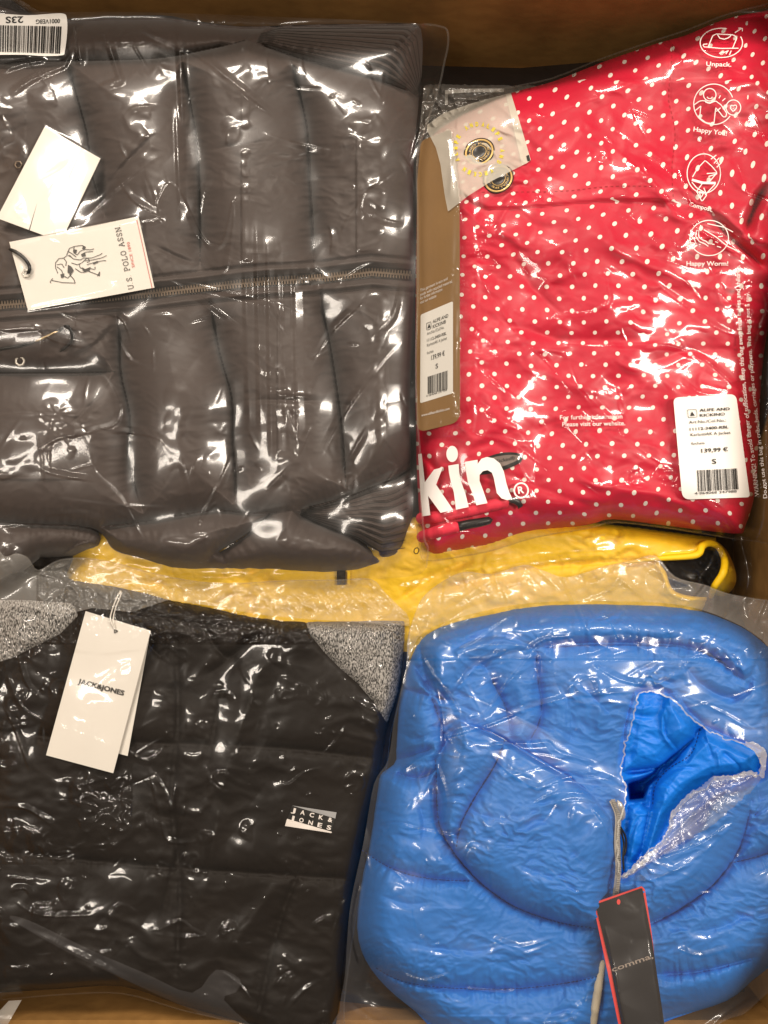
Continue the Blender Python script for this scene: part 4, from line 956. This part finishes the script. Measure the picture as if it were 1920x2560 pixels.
bb = thing('plastic_bag', 'clear crinkled bag over the dark taupe puffer jacket, with a barcode sticker', 'bag', (480, 740, -0.06))
hole = ell(1041, 1377, 6, 8, n=17, rot=20)[:-1]
layer(bbo, Fn, [('film', None, F_BROWN)], bb, 1, holes=(hole,))
strokes('edge_seam_highlight', [bbo[24:100]], 5, F_EDGE, bb)
strokes('hole_rim', [ell(1041, 1377, 6, 8, rot=20)], 2.5, INK, bb)
drape('barcode_sticker', flatmesh([st23], 8), PAPER, bb, 0.0006)
drape('lettering', text('23S', (58, 41), (14, 42), 16, 0.02, up=(0, 1)), INK, bb, .0011)
drape('lettering', text('0001VE8G', (150, 47), (90, 49), 11, 0.01, up=(0, 1)), INK, bb, .0011)
drape('barcode', barcode((-50, 62), (154, 66), (150, 134), (-50, 128), 23, 46), INK, bb, .0011)

# ---- black jacket with grey melange shoulders
ko = smooth([(-88, 1455), (60, 1435), (200, 1450), (330, 1468), (420, 1495), (543, 1520), (640, 1541), (767, 1552), (900, 1550), (1000, 1548), (1014, 1562), (1010, 1637), (995, 1733), (970, 1812), (958, 1900), (948, 1940), (918, 2060), (886, 2220), (862, 2379), (848, 2507), (840, 2560), (832, 2640),
             (740, 2640), (640, 2570), (450, 2512), (307, 2466), (160, 2472), (0, 2482), (-88, 2490)], True, 3)
shR = [(757, 1535), (775, 1585), (811, 1631), (850, 1670), (894, 1708), (935, 1756), (966, 1806), (1060, 1812), (1060, 1500), (757, 1500)]
shL = [(-120, 1500), (60, 1500), (180, 1508), (196, 1538), (150, 1585), (95, 1612), (30, 1645), (-120, 1690)]
kse = [shR[:7], shL[2:7], [(440, 1600), (445, 1800), (430, 2000), (450, 2200), (440, 2440)], [(600, 1620), (560, 1720), (520, 1900)], [(0, 1830), (200, 1850), (430, 1860), (700, 1870), (960, 1900)], [(0, 2130), (200, 2150), (430, 2170), (900, 2200)], [(230, 1500), (500, 1560), (760, 1560)],
       [(330, 1550), (400, 1640), (420, 1600)], [(640, 2560), (700, 2300), (760, 2150)], [(500, 1540), (560, 1640), (640, 1600), (700, 1560)]]
Hk = puff(ko, -0.030, 0.010, 40, kse, 0.0055, 14, 41, wr=0.0020, mid=0.007, wl=110)
for q, a, w_ in [([(650, 1580), (560, 1660), (500, 1700)], -.006, 25), ([(700, 1560), (640, 1700), (560, 1950), (500, 2300)], .004, 30), ([(480, 2050), (430, 2180), (390, 2350)], -.004, 20), ([(700, 2200), (560, 2400)], .003, 40)]: crease(Hk, q, a, w_, .2)
Hk += np.where(Hk > -.5, -.012 * sstep(1560, 1440, Y) * sstep(700, 400, X), 0)
kj = thing('quilted_jacket', 'black quilted jacket with grey melange shoulders, folded with a tag on top', 'jacket', (470, 2000, -0.06))
layer(ko, Hk, [('body', None, BLACKF), ('shoulder_panel', shR, MELANGE, 'grey melange shoulder at the right'), ('shoulder_panel', shL, MELANGE, 'grey melange shoulder at the left'),
               ('collar', [(60, 1420), (440, 1420), (440, 1505), (300, 1500), (200, 1492), (80, 1460)], BLACKF)], kj, 2)
tz = drape('collar_label', flatmesh([[(190, 1452), (285, 1468), (282, 1490), (188, 1474)]]), BLACKP, kj, .0008)
drape('lettering', text('JONES', (268, 1468), (214, 1460), 10, .01, up=(-.1, 1)), INK_G, kj, .0014)
K8 = lambda a, b: (a * .63894, 1900 + b * .63894)
lg = drape('logo_patch', flatmesh([[K8(1142, 178), K8(1317, 205), K8(1297, 286), K8(1115, 258)]]), BLACKP, kj, .0008)
drape('patch_wedge', flatmesh([[K8(1142, 178), K8(1317, 205), K8(1312, 229)]]), M('grey_print', (.35, .35, .36), .5), lg, .0012)
drape('patch_wedge', flatmesh([[K8(1123, 230), K8(1115, 258), K8(1297, 286), K8(1298, 281)]]), PRINT, lg, .0012)
for s, y0 in (('JACK&', 0), ('JONES', 1)):
    for i, c in enumerate(s):
        a = K8(1138 + i * 36 - y0 * 5, 202 + i * 9.5 + y0 * 30); drape('lettering', text(c, a, (a[0] + 11, a[1] + 2.5), 10.5, .03), PRINT, lg, .0016)

# its tags
tk0 = thing('hang_tag', 'plain cream card mostly hidden behind the cream tag of the black jacket', 'tag', (270, 1750, .02))
card('card', [(226, 1540), (372, 1600), (319, 1890), (172, 1850)], WHITE, tk0, .001, .0006)
tk = thing('hang_tag', 'cream card tag with dark lettering and white string on the black jacket', 'tag', (245, 1730, .02))
_, H3 = card('card', [(214, 1528), (377, 1577), (283, 1933), (115, 1888)], WHITE, tk, .0012, .0006, .0004)
on(H3, text('JACK&JONES', (194, 1708), (309, 1739), 12, .03), INK, tk, 'lettering', .0007)
torus('hole', (289, 1578), 5, 1.6, INK_G, tk, float(sample(H3, 289, 1578)) + .0006)
for dx in (0, 7):
    q = [(289, 1576), (276 + dx, 1550), (282 + dx, 1520), (294 + dx, 1490), (302, 1476)]
    tube('string', q, [float(sample(H3, 289, 1576)) + .001] + [max(zc(a, b, .002), -1) + .001 for a, b in q[1:]], 1.7, WHITE, tk, 6)

kbo = smooth([(-88, 1380), (10, 1392), (40, 1384), (70, 1395), (95, 1425), (150, 1400), (224, 1396), (300, 1410), (383, 1433), (480, 1452), (575, 1459), (700, 1452), (840, 1450), (926, 1448), (960, 1480), (1000, 1520), (1022, 1550), (1020, 1640), (1003, 1740), (978, 1830), (968, 1910), (935, 2080), (900, 2240), (875, 2390), (860, 2510), (850, 2645), (700, 2645),
              (640, 2575), (560, 2550), (450, 2524), (307, 2484), (160, 2486), (0, 2500), (-88, 2506)], True, 4)
Fk, bk = film_height(kbo, Hk, 14, 14, 0.001)
Fk += folds(None, 6, 711, 0.05, (120, 320))
g = win([(380, 1440), (1020, 1560)], 30)
crumple(Fk, [(100, 1380), (1020, 1380), (1020, 1600), (100, 1600)], 0.0080, 46, 701, -0.9, .3, fine=.3)
random_creases(Fk, [(100, 1380), (1020, 1380), (1020, 1560), (100, 1540)], 60, 707, (.001, .003), (5, 11), (60, 260), ang=10, spread=90, p=1.1)
crumple(Fk, [(-88, 1450), (320, 1450), (320, 2150), (-88, 2150)], 0.0034, 46, 702, 0.0, .3, fine=.1)
crumple(Fk, kbo, 0.0013, 44, 703, 0.25, .15, 110, fine=.1)
random_creases(Fk, kbo, 60, 705, (0.0004, 0.0013), (4, 9), (25, 120), ang=None, spread=120)
random_creases(Fk, kbo, 110, 706, (0.0006, 0.0018), (3.5, 6), (8, 30), ang=None)
kc = [[(0, 1570), (20, 1680), (60, 1770), (140, 1810), (250, 1850), (320, 1890), (370, 1900)], [(365, 1900), (380, 1960), (400, 2050), (420, 2105), (490, 2105), (500, 2080)], [(370, 1905), (420, 1990), (430, 2060)], [(440, 1950), (420, 2050)], [(470, 2000), (440, 2100)], [(0, 2018), (60, 2022), (110, 2050), (140, 2078)],
      [(365, 2328), (400, 2320), (450, 2300), (480, 2320), (510, 2340), (440, 2345), (370, 2332)], [(20, 2232), (60, 2222), (80, 2250)], [(690, 1945), (720, 1960), (760, 1930), (815, 1915)], [(30, 2250), (100, 2290), (240, 2290)], [(530, 1735), (570, 1730), (590, 1755)], [(450, 2410), (460, 2440)], [(515, 1900), (530, 1980), (520, 2030)],
      [(850, 2270), (835, 2320), (820, 2360)], [(300, 1860), (370, 1900), (420, 1850)], [(0, 1750), (40, 1830), (80, 1950)], [(100, 1450), (160, 1500), (110, 1580)], [(40, 1600), (60, 1700), (110, 1760)], [(160, 1480), (270, 1510), (400, 1520), (540, 1545)], [(480, 1500), (520, 1520), (560, 1545)], [(10, 2190), (100, 2200)],
      [(210, 1530), (190, 1640), (170, 1700)], [(130, 2000), (230, 2010), (270, 2050)], [(860, 1730), (900, 1760), (960, 1790)], [(800, 1890), (840, 1850), (870, 1800)], [(30, 2300), (120, 2350), (260, 2420), (400, 2500), (560, 2545)], [(540, 2420), (600, 2460), (640, 2520)], [(700, 2550), (760, 2480), (830, 2440)]]
for i, q in enumerate(kc): crease(Fk, smooth(q, False, 4), 0.0018, 8, 0.75 if i % 2 else -0.75, 0.4, 1.0)
calm(Fk, [(214, 1528), (377, 1577), (283, 1933), (115, 1888)], 0.25, 16)
Fk = np.maximum(Fk, bk + 0.0006)
kb = thing('plastic_bag', 'thin crackly clear bag over the black jacket with grey shoulders', 'bag', (470, 2000, -0.06))
folded = smooth([(20, 2298), (60, 2306), (200, 2372), (330, 2432), (450, 2478), (540, 2425), (590, 2450), (610, 2510), (640, 2560), (600, 2560), (450, 2524), (307, 2484), (330, 2462), (200, 2410)], True, 3)
mouth = [(60, 1370), (1040, 1370), (1040, 1566), (900, 1556), (767, 1548), (640, 1536), (540, 1516), (420, 1500), (330, 1530), (230, 1520), (150, 1540), (60, 1515), (-110, 1530), (-110, 1370)]
layer(kbo, Fk, [('film', None, F_BLACK), ('bag_mouth', mouth, F_MOUTH, 'loose crumpled upper end of the bag'), ('folded_end', smooth([(25, 2296), (70, 2300), (220, 2372), (360, 2432), (480, 2482), (540, 2424), (600, 2448), (590, 2480), (560, 2500), (640, 2580), (560, 2560), (450, 2512), (310, 2448), (150, 2370)], True, 3), F_BLUE)], kb, 1)
strokes('edge_seam_highlight', [kbo[:130]], 3.5, F_EDGE, kb)

# ---- blue puffer jacket
uo = smooth([(986, 1895), (992, 1780), (1004, 1710), (1023, 1645), (1048, 1596), (1109, 1560), (1208, 1532), (1330, 1511), (1420, 1506), (1515, 1507), (1700, 1516), (1822, 1553), (1900, 1600), (1960, 1680), (2005, 1900), (2005, 2300), (1940, 2400), (1882, 2450), (1817, 2502), (1688, 2545), (1500, 2620), (1300, 2640), (1110, 2590), (1040, 2530),
             (966, 2468), (914, 2400), (890, 2319), (905, 2180), (925, 2093), (938, 1990), (945, 1935), (970, 1915)], True, 3)
arc = [(1089, 1900), (1092, 1964), (1098, 2061), (1140, 2139), (1205, 2210), (1289, 2268), (1398, 2306), (1495, 2322)]
arcR = [(1600, 2318), (1688, 2280), (1785, 2210), (1850, 2120), (1880, 2000)]
useam = [arc, arcR, [(1330, 1620), (1410, 1612), (1515, 1608), (1700, 1614), (1792, 1645), (1847, 1694)], [(1340, 1620), (1346, 1694), (1355, 1780), (1330, 1842), (1310, 1860)], [(1226, 1690), (1269, 1780), (1278, 1842)], [(1262, 1850), (1237, 1913), (1185, 1997), (1153, 2061), (1140, 2120)],
         [(905, 2125), (979, 2171), (1076, 2197), (1192, 2203)], [(940, 2420), (1011, 2455), (1140, 2471), (1301, 2471), (1430, 2455), (1500, 2440)], [(1640, 2437), (1753, 2429), (1900, 2390)], [(1824, 2158), (1880, 2145), (1960, 2120)], [(1005, 1722), (1060, 1735), (1120, 1750)], [(985, 1930), (1040, 1945), (1090, 1925)],
         [(1048, 1600), (1060, 1680), (1100, 1800), (1120, 1870)], [(1537, 2113), (1521, 2235), (1510, 2330), (1500, 2560)]]
Hc = puff(uo, -0.045, 0.042, 95, useam, 0.0135, 25, 51, wr=0.0030, mid=0.010, wl=70, pucker=0.0022, gv=0.40)
hole4 = smooth([(1597, 1734), (1631, 1729), (1677, 1745), (1719, 1785), (1756, 1816), (1818, 1847), (1861, 1861), (1892, 1884), (1903, 1915), (1895, 1935), (1866, 1932), (1835, 1943), (1781, 1946), (1762, 1972), (1722, 1986), (1694, 2017), (1677, 2037), (1671, 2077), (1648, 2108), (1609, 2139), (1560, 2190), (1549, 2173), (1543, 2105), (1549, 2048), (1566, 2006), (1566, 1975), (1552, 1935), (1555, 1901), (1566, 1856), (1577, 1822), (1589, 1771)], True, 3)
K7 = lambda pts: [(1450 + a * .2833, 1680 + b * .2833) for a, b in pts]
cheek = [(1150, 1803), (1244, 1842), (1330, 1889), (1410, 1936), (1482, 1990), (1527, 2048), (1540, 2113), (1530, 2180), (1521, 2235), (1512, 2322), (1398, 2306), (1289, 2268), (1205, 2210), (1140, 2139), (1098, 2061), (1092, 1964), (1105, 1880)]
# raised cheek of the hood on the left, and the opened neck on the right where the lining shows
s, _, _ = sdf(cheek, X, Y); Hc += np.where(Hc > -.5, .019 * np.sqrt(np.clip(1 - (1 - np.clip(-s / 75, 0, 1)) ** 2, 0, 1)), 0)
ch2 = [(1590, 2170), (1640, 2110), (1700, 2040), (1790, 1990), (1890, 1945), (1900, 2010), (1850, 2120), (1785, 2210), (1688, 2280), (1575, 2320)]
s, _, _ = sdf(ch2, X, Y); Hc += np.where(Hc > -.5, .011 * np.sqrt(np.clip(-s / 60, 0, 1)), 0)
roll = smooth([(1050, 1640), (1110, 1570), (1210, 1540), (1400, 1512), (1600, 1512), (1800, 1550), (1890, 1600), (1880, 1680), (1847, 1694), (1792, 1645), (1700, 1614), (1515, 1608), (1410, 1612), (1330, 1620), (1226, 1650), (1160, 1700), (1090, 1760)], True, 3)
s, _, _ = sdf(roll, X, Y); Hc += np.where(Hc > -.5, .007 * np.sqrt(np.clip(-s / 45, 0, 1)), 0)
for q, a, w_ in [([(1030, 1650), (1060, 1700), (1120, 1760)], -.010, 22), ([(975, 1905), (1030, 1890), (1090, 1868)], -.014, 20), ([(1400, 1700), (1430, 1800), (1420, 1880)], -.004, 30), ([(1480, 1640), (1500, 1740), (1490, 1850)], .004, 40)]: crease(Hc, smooth(q, False, 4), a, w_, .3, .2, 1.4)
neck = smooth([(1590, 1724), (1636, 1716), (1690, 1738), (1750, 1792), (1850, 1846), (1915, 1880), (1925, 1940), (1860, 1975), (1790, 2000), (1740, 2090), (1620, 2160), (1556, 2210), (1541, 2150), (1540, 2050), (1555, 1960), (1545, 1890), (1566, 1790)], True, 4)
s, _, _ = sdf(neck, X, Y); Hc += np.where(Hc > -.5, -.016 * sstep(8, -34, s), 0)
for q, a, w_ in [([(1140, 1800), (1244, 1842), (1330, 1891), (1410, 1940), (1470, 1985)], -.010, 20), ([(1090, 1900), (1120, 1850), (1146, 1805)], -.006, 18), ([(1109, 1640), (1180, 1600), (1260, 1590), (1340, 1620)], -.006, 18), ([(1150, 1700), (1200, 1660), (1226, 1690)], -.005, 18),
                 ([(1440, 1700), (1500, 1760), (1540, 1800)], -.004, 22), ([(1700, 1640), (1740, 1700), (1800, 1740), (1860, 1750)], -.006, 20), ([(1810, 1760), (1870, 1730), (1880, 1680)], -.006, 16), ([(930, 2230), (1020, 2260), (1100, 2250)], -.003, 26), ([(960, 2330), (1080, 2370), (1250, 2380)], -.003, 30),
                 ([(1150, 2010), (1210, 2040), (1290, 2050)], -.003, 24), ([(1280, 2150), (1370, 2190), (1450, 2180)], -.003, 26), ([(1000, 1830), (1040, 1850), (1080, 1830)], -.004, 18), ([(1700, 2330), (1800, 2320), (1900, 2270)], -.004, 26), ([(1040, 1990), (1060, 2060), (1050, 2120)], -.004, 20), ([(1400, 2370), (1300, 2400), (1180, 2410)], -.003, 24)]: crease(Hc, smooth(q, False, 4), a, w_, .4, .3, 1.5)
# folds of lining in the neck
lob = [(K7([(480, 180), (860, 190), (1000, 420), (1020, 580), (860, 710), (700, 840), (380, 880), (400, 500)]), .016), (K7([(780, 200), (1100, 470), (1040, 560), (870, 690), (760, 560), (730, 300)]), .010), (K7([(1100, 480), (1600, 700), (1560, 900), (1180, 950), (960, 1080), (780, 1280), (640, 1640), (400, 1810), (540, 1620), (620, 1200), (640, 1000), (860, 740)]), .024),
       (K7([(430, 1170), (520, 1160), (600, 1200), (640, 1230), (560, 1560), (420, 1790), (390, 1760), (390, 1420)]), .012), (K7([(370, 890), (640, 860), (640, 960), (500, 1080), (410, 1100)]), .004)]
for q, a in lob:
    s, _, _ = sdf(q, X, Y); Hc += np.where(Hc > -.5, a * np.sqrt(np.clip(-s / 34, 0, 1)), 0)
for q, a, w_ in [(K7([(740, 300), (730, 540), (860, 710)]), .004, 12), (K7([(650, 1200), (640, 1050), (760, 920), (860, 850), (1060, 840)]), -.003, 9), (K7([(1000, 650), (960, 760), (920, 800)]), -.003, 10), (K7([(1200, 680), (1230, 830), (1150, 920)]), .003, 14), (K7([(1250, 700), (1400, 830), (1360, 900)]), -.003, 12),
                 (K7([(440, 1250), (410, 1450), (400, 1700)]), -.004, 8), (K7([(540, 1250), (450, 1450), (420, 1700)]), -.003, 8), (K7([(1080, 560), (1130, 640), (1170, 760)]), -.002, 8), (K7([(720, 900), (560, 980), (400, 960)]), -.003, 8), (K7([(900, 700), (640, 1000), (610, 1150)]), -.010, 14), (K7([(860, 715), (700, 840), (370, 885)]), -.012, 12)]:
    crease(Hc, smooth(q, False, 4), a, w_, 0, .15)
_s = sdf(K7([(385, 965), (520, 930), (640, 880), (740, 800), (690, 920), (620, 1010), (575, 1140), (420, 1150)]), X, Y)[0]; Hc += np.where(Hc > -.5, -.045 * sstep(3, -16, _s), 0)
hood = smooth([(1048, 1640), (1109, 1580), (1208, 1545), (1400, 1520), (1600, 1520), (1800, 1560), (1900, 1640), (1930, 1800), (1930, 1960), (1880, 2020), (1850, 2120), (1785, 2210), (1688, 2280), (1600, 2318), (1495, 2322), (1398, 2306), (1289, 2268), (1205, 2210), (1140, 2139), (1098, 2061), (1089, 1940), (1080, 1800)], True, 3)
bz = thing('puffer_jacket', 'bright blue puffer jacket with a hood, lying in a torn milky bag', 'jacket', (1440, 2050, -0.06))
layer(uo, Hc, [('body', None, BLUE), ('hood', hood, BLUE), ('lining', neck, BLUE_L, 'bright blue lining in the open neck')], bz, 1)
stitches('stitching', [useam[5], useam[0], useam[6], useam[7], useam[9], K7([(1060, 500), (980, 720), (800, 840), (690, 950), (650, 1060), (640, 1200)])], STITCH_B, bz, 6, 4, 2.2, .0008)
# zip along the opening
zp = [(1530, 2000), (1545, 2040), (1543, 2105), (1546, 2170), (1540, 2230), (1536, 2262)]
drape('zip', ribbon2d(smooth(zp, False, 5), 15, 5), M('zip_tape', (.40, .37, .33), .8), bz, .004)
tv = []; tf = []
p = np.array(smooth(zp, False, 5)); sg_ = np.hypot(*np.diff(p, axis=0).T); A_ = np.concatenate([[0], np.cumsum(sg_)]); t = 0
while t < A_[-1]:
    x_, y_ = np.interp(t, A_, p[:, 0]), np.interp(t, A_, p[:, 1]); z_ = float(sample(T, x_, y_)) + .0045; n0 = len(tv)
    for zz, e in ((0, 0), (.002, 1)):
        for a, b in ((-3 + e, -2 + e * .6), (7 - e, -2 + e * .6), (7 - e, 2 - e * .6), (-3 + e, 2 - e * .6)): tv.append(world(np.float64(x_ + a), np.float64(y_ + b), z_ + zz))
    tf += [[n0 + 4, n0 + 5, n0 + 6, n0 + 7]] + [[n0 + i, n0 + (i + 1) % 4, n0 + 4 + (i + 1) % 4, n0 + 4 + i] for i in range(4)]; t += 4.6
o = mk('zip_teeth', np.array(tv), tf, SILVER, bz, flat=True); o['kind'] = 'stuff'
q = K7([(330, 1130), (350, 1180), (370, 1240), (372, 1310)]); tube('zip_pull', q, [zc(a, b, .009) for a, b in q], [5, 9, 9, 6], SILVER, bz)
for q in (K7([(345, 1350), (400, 1450), (405, 1560), (380, 1640)]), K7([(350, 1370), (385, 1500), (380, 1640), (388, 1760)])): tube('pull_cord', q, [zc(a, b, .008) for a, b in q], 2.6, BLACKP, bz)
q = [(1508, 2400), (1500, 2440), (1495, 2472), (1488, 2520), (1478, 2580)]; tube('zip_tape', q, [zc(a, b, .003) for a, b in q], [6, 9, 10, 10, 10], TAPE, bz, 12, knit=.1)

# black and red tag
ct = thing('hang_tag', 'black card tag with red edges hanging over the blue jacket', 'tag', (1580, 2400, .06))
z0 = max(zc(1580, 2300, .004), zc(1500, 2350, .004), .048)
pl_ = np.array([0.00002, 0.00004, z0 + .012])
_, HR = card('backing_card', rounded([(1482, 2256), (1500, 2252), (1604, 2216), (1612, 2222), (1629, 2330), (1658, 2580), (1552, 2590), (1518, 2425)], [6, 0, 0, 5, 0, 0, 0, 0]), REDCARD, ct, plane=pl_, ctr=(1570, 2400), update=False, label='red backing card')
card('front_card', [(1489, 2262), (1603, 2221), (1606, 2222), (1630, 2350), (1664, 2580), (1559, 2590), (1528, 2425)], DARKCARD, ct, plane=pl_ + np.array([0, 0, .001]), ctr=(1570, 2400), update=False)
K9 = lambda a, b: (1430 + a * .1718, 2180 + b * .1718)
v, f = text('comma,', K9(590, 1455), K9(1185, 1250), 13, .012); mk('lettering', world(v[:, 0], v[:, 1], sample(HR, v[:, 0], v[:, 1]) + .0016), f, M('dim_print', (.30, .24, .20), .5), ct, flat=True)
v, f = flatmesh([ell(K9(678, 435)[0], K9(678, 435)[1], 4.5, 7, n=15)[:-1]]); mk('hole', world(v[:, 0], v[:, 1], sample(HR, v[:, 0], v[:, 1]) + .0016), f, REDCARD, ct, flat=True)
cp = [(1489, 2262), (1604, 2221), (1630, 2345), (1664, 2580), (1559, 2590), (1528, 2425)]
g = win(cp, 6); m = sdf(cp, X[g], Y[g])[0] < 4; T[g] = np.where(m, np.maximum(T[g], HR[g] + .0012), T[g])

# torn milky bag
umouth_ = [(1000, 1370), (2010, 1370), (2010, 1600), (1900, 1560), (1700, 1510), (1500, 1500), (1300, 1510), (1100, 1560), (1010, 1640)]
ubo4 = smooth([(1017, 1657), (1020, 1596), (1040, 1530), (1060, 1491), (1110, 1452), (1164, 1430), (1230, 1436), (1306, 1413), (1350, 1424), (1410, 1444), (1470, 1430), (1515, 1416), (1580, 1402), (1638, 1390), (1687, 1442), (1760, 1462), (1822, 1485), (1925, 1502), (2010, 1508), (2010, 2460), (1940, 2470), (1900, 2500), (1860, 2535), (1820, 2548), (1740, 2590), (1600, 2645),
               (850, 2645), (848, 2530), (862, 2440), (868, 2350), (878, 2250), (910, 2100), (935, 1960), (970, 1900), (985, 1800), (1003, 1720)], True, 4)
Fc, bcx = film_height(ubo4, Hc, 24, 34, 0.0015)
Fc += folds(None, 5, 811, 0.07, (180, 460))
random_creases(Fc, ubo4, 120, 802, (0.0003, 0.0013), (4, 8), (60, 280), ang=None, spread=60, p=1.15)
random_creases(Fc, ubo4, 100, 803, (0.0005, 0.0018), (4, 7), (12, 50), ang=None)
crumple(Fc, ubo4, 0.0030, 70, 804, 0.42, fine=.1)
random_creases(Fc, umouth_, 90, 806, (.003, .009), (9, 24), (110, 380), ang=None, spread=110, p=1.1)
crumple(Fc, umouth_, 0.0050, 150, 805, -0.5, fine=0)
uc = [[(1053, 1630), (1080, 1680), (1140, 1760), (1148, 1800)], [(1148, 1800), (1110, 1840), (1200, 1820), (1330, 1770), (1450, 1742), (1590, 1730)], [(1148, 1805), (1230, 1830), (1330, 1890), (1430, 1940), (1550, 1950)], [(1220, 1880), (1270, 1930), (1345, 1972), (1400, 1950), (1480, 1940), (1570, 1968)],
      [(1210, 1870), (1240, 1860), (1340, 1856), (1372, 1855), (1400, 1880), (1500, 1910)], [(1100, 1575), (1105, 1600), (1150, 1617), (1200, 1590), (1240, 1560), (1290, 1530)], [(1100, 1560), (1120, 1520), (1170, 1500)], [(1500, 1530), (1530, 1560), (1548, 1605)], [(1545, 1505), (1580, 1560), (1590, 1600), (1600, 1550)],
      [(1480, 1660), (1550, 1700), (1620, 1715)], [(1630, 1715), (1680, 1690), (1750, 1640), (1840, 1680)], [(1600, 1715), (1625, 1690), (1640, 1720)], [(1188, 1610), (1330, 1618), (1350, 1690)], [(1140, 1730), (1200, 1660), (1280, 1620)], [(1200, 1800), (1260, 1720), (1340, 1620)], [(1310, 1640), (1360, 1600), (1440, 1590)],
      [(1700, 1560), (1850, 1610), (1905, 1620)], [(1860, 1600), (1908, 1580), (1900, 1640)], [(1306, 1415), (1360, 1480), (1420, 1530)], [(1164, 1440), (1220, 1480), (1340, 1440)], [(1230, 1440), (1290, 1500), (1380, 1520)], [(1640, 1395), (1660, 1460), (1630, 1500), (1560, 1440)], [(1330, 2010), (1400, 1980), (1480, 1985)],
      [(1480, 2020), (1510, 2060), (1525, 2100)], [(1000, 2060), (1060, 2075), (1140, 2090)], [(1130, 2430), (1060, 2450), (1000, 2430)], [(1160, 2470), (1260, 2480), (1290, 2470)], [(970, 2485), (1050, 2530), (1080, 2540)], [(1350, 2560), (1440, 2545), (1470, 2480)], [(1230, 2345), (1300, 2370), (1400, 2340)], [(1640, 2150), (1750, 2110), (1820, 2060)],
      [(1565, 2205), (1650, 2195), (1750, 2140), (1830, 2060), (1825, 2055)], [(1470, 2500), (1420, 2540)], [(1690, 2370), (1750, 2390), (1830, 2370)], [(1000, 1930), (1060, 1890), (1110, 1880)], [(1080, 1960), (1085, 2060), (1130, 2120)], [(1090, 1900), (1120, 2000), (1110, 2060)], [(900, 2200), (880, 2320), (900, 2420)], [(870, 2500), (960, 2560), (1080, 2600)], [(1740, 2600), (1820, 2530), (1880, 2490)]]
for i, q in enumerate(uc): crease(Fc, smooth(q, False, 4), 0.0026, 9, 0.6 if i % 2 else -0.6, 0.14, 1.05)
Fc = np.maximum(Fc, bcx + 0.0006)
rag = ragged(hole4, 2.2, 6, 5)
ubg = thing('plastic_bag', 'milky clear bag torn open over the bright blue hooded jacket', 'bag', (1440, 2050, -0.06))
umouth = smooth([(980, 1370), (2040, 1370), (2040, 1640), (1960, 1660), (1905, 1600), (1822, 1550), (1700, 1512), (1515, 1503), (1330, 1507), (1208, 1528), (1109, 1556), (1046, 1592), (1015, 1660), (960, 1660)], True, 3)
layer(ubo4, Fc, [('film', None, F_BLUE), ('bag_mouth', umouth, F_MOUTH, 'loose crumpled upper end of the bag')], ubg, 1, holes=(rag,))
te = drape('torn_rim', join([ribbon2d(rag + [rag[0]], 3.5, 4, seed=9)]), F_TORN, ubg, .0006)
strokes('edge_seam_highlight', [ubo4[:75]], 4, F_EDGE, ubg)
# the torn flap folded back, crinkled and whiter
fl = ragged(smooth(K7([(1170, 945), (1300, 930), (1470, 890), (1600, 940), (1480, 1080), (1360, 1180), (1240, 1290), (1100, 1400), (900, 1500), (700, 1640), (540, 1740), (385, 1830), (385, 1800), (560, 1620), (720, 1500), (785, 1400), (800, 1260), (870, 1180), (960, 1080), (1100, 1030)]), True, 3), 1.6, 6, 8)
Ff = T + .003; s, _, _ = sdf(fl, X, Y); Ff = Ff + .004 * np.sqrt(np.clip(-s / 20, 0, 1))
crumple(Ff, fl, .0030, 26, 901, -0.2, .4); random_creases(Ff, fl, 90, 902, (.0008, .0025), (5, 9), (50, 170), ang=-38, spread=30)
layer(fl, Ff, [('torn_flap', None, F_FOLD, 'torn flap folded back from the hole')], ubg, 1)
lip = smooth(K7([(385, 1815), (470, 1740), (600, 1640), (725, 1520), (795, 1400), (812, 1270), (880, 1190), (965, 1095), (1090, 1020), (1175, 950), (1330, 935), (1480, 895), (1590, 920)]), False, 4)
drape('torn_lip', join([ribbon2d(ragged(lip, 1.5, 5, 12, False), 11, 4, seed=14)]), F_TORN, ubg, .0022)
fl2 = ragged(smooth(K7([(1450, 640), (1540, 620), (1640, 700), (1640, 830), (1620, 940), (1580, 900), (1600, 830), (1560, 720)]), True, 3), 1.5, 5, 11)
drape('torn_flap', flatmesh([fl2], 4), F_TORN, ubg, .004)
# strip of clear tape at the box's lower left
tp = thing('tape_strip', 'short strip of whitish clear tape on the cardboard at the lower left corner', 'tape', (20, 2540, -.03))
drape('tape', flatmesh([[(22, 2502), (54, 2500), (20, 2560), (-30, 2610), (-60, 2590)]]), F_TORN, tp, .002, F=np.maximum(T, -.018))
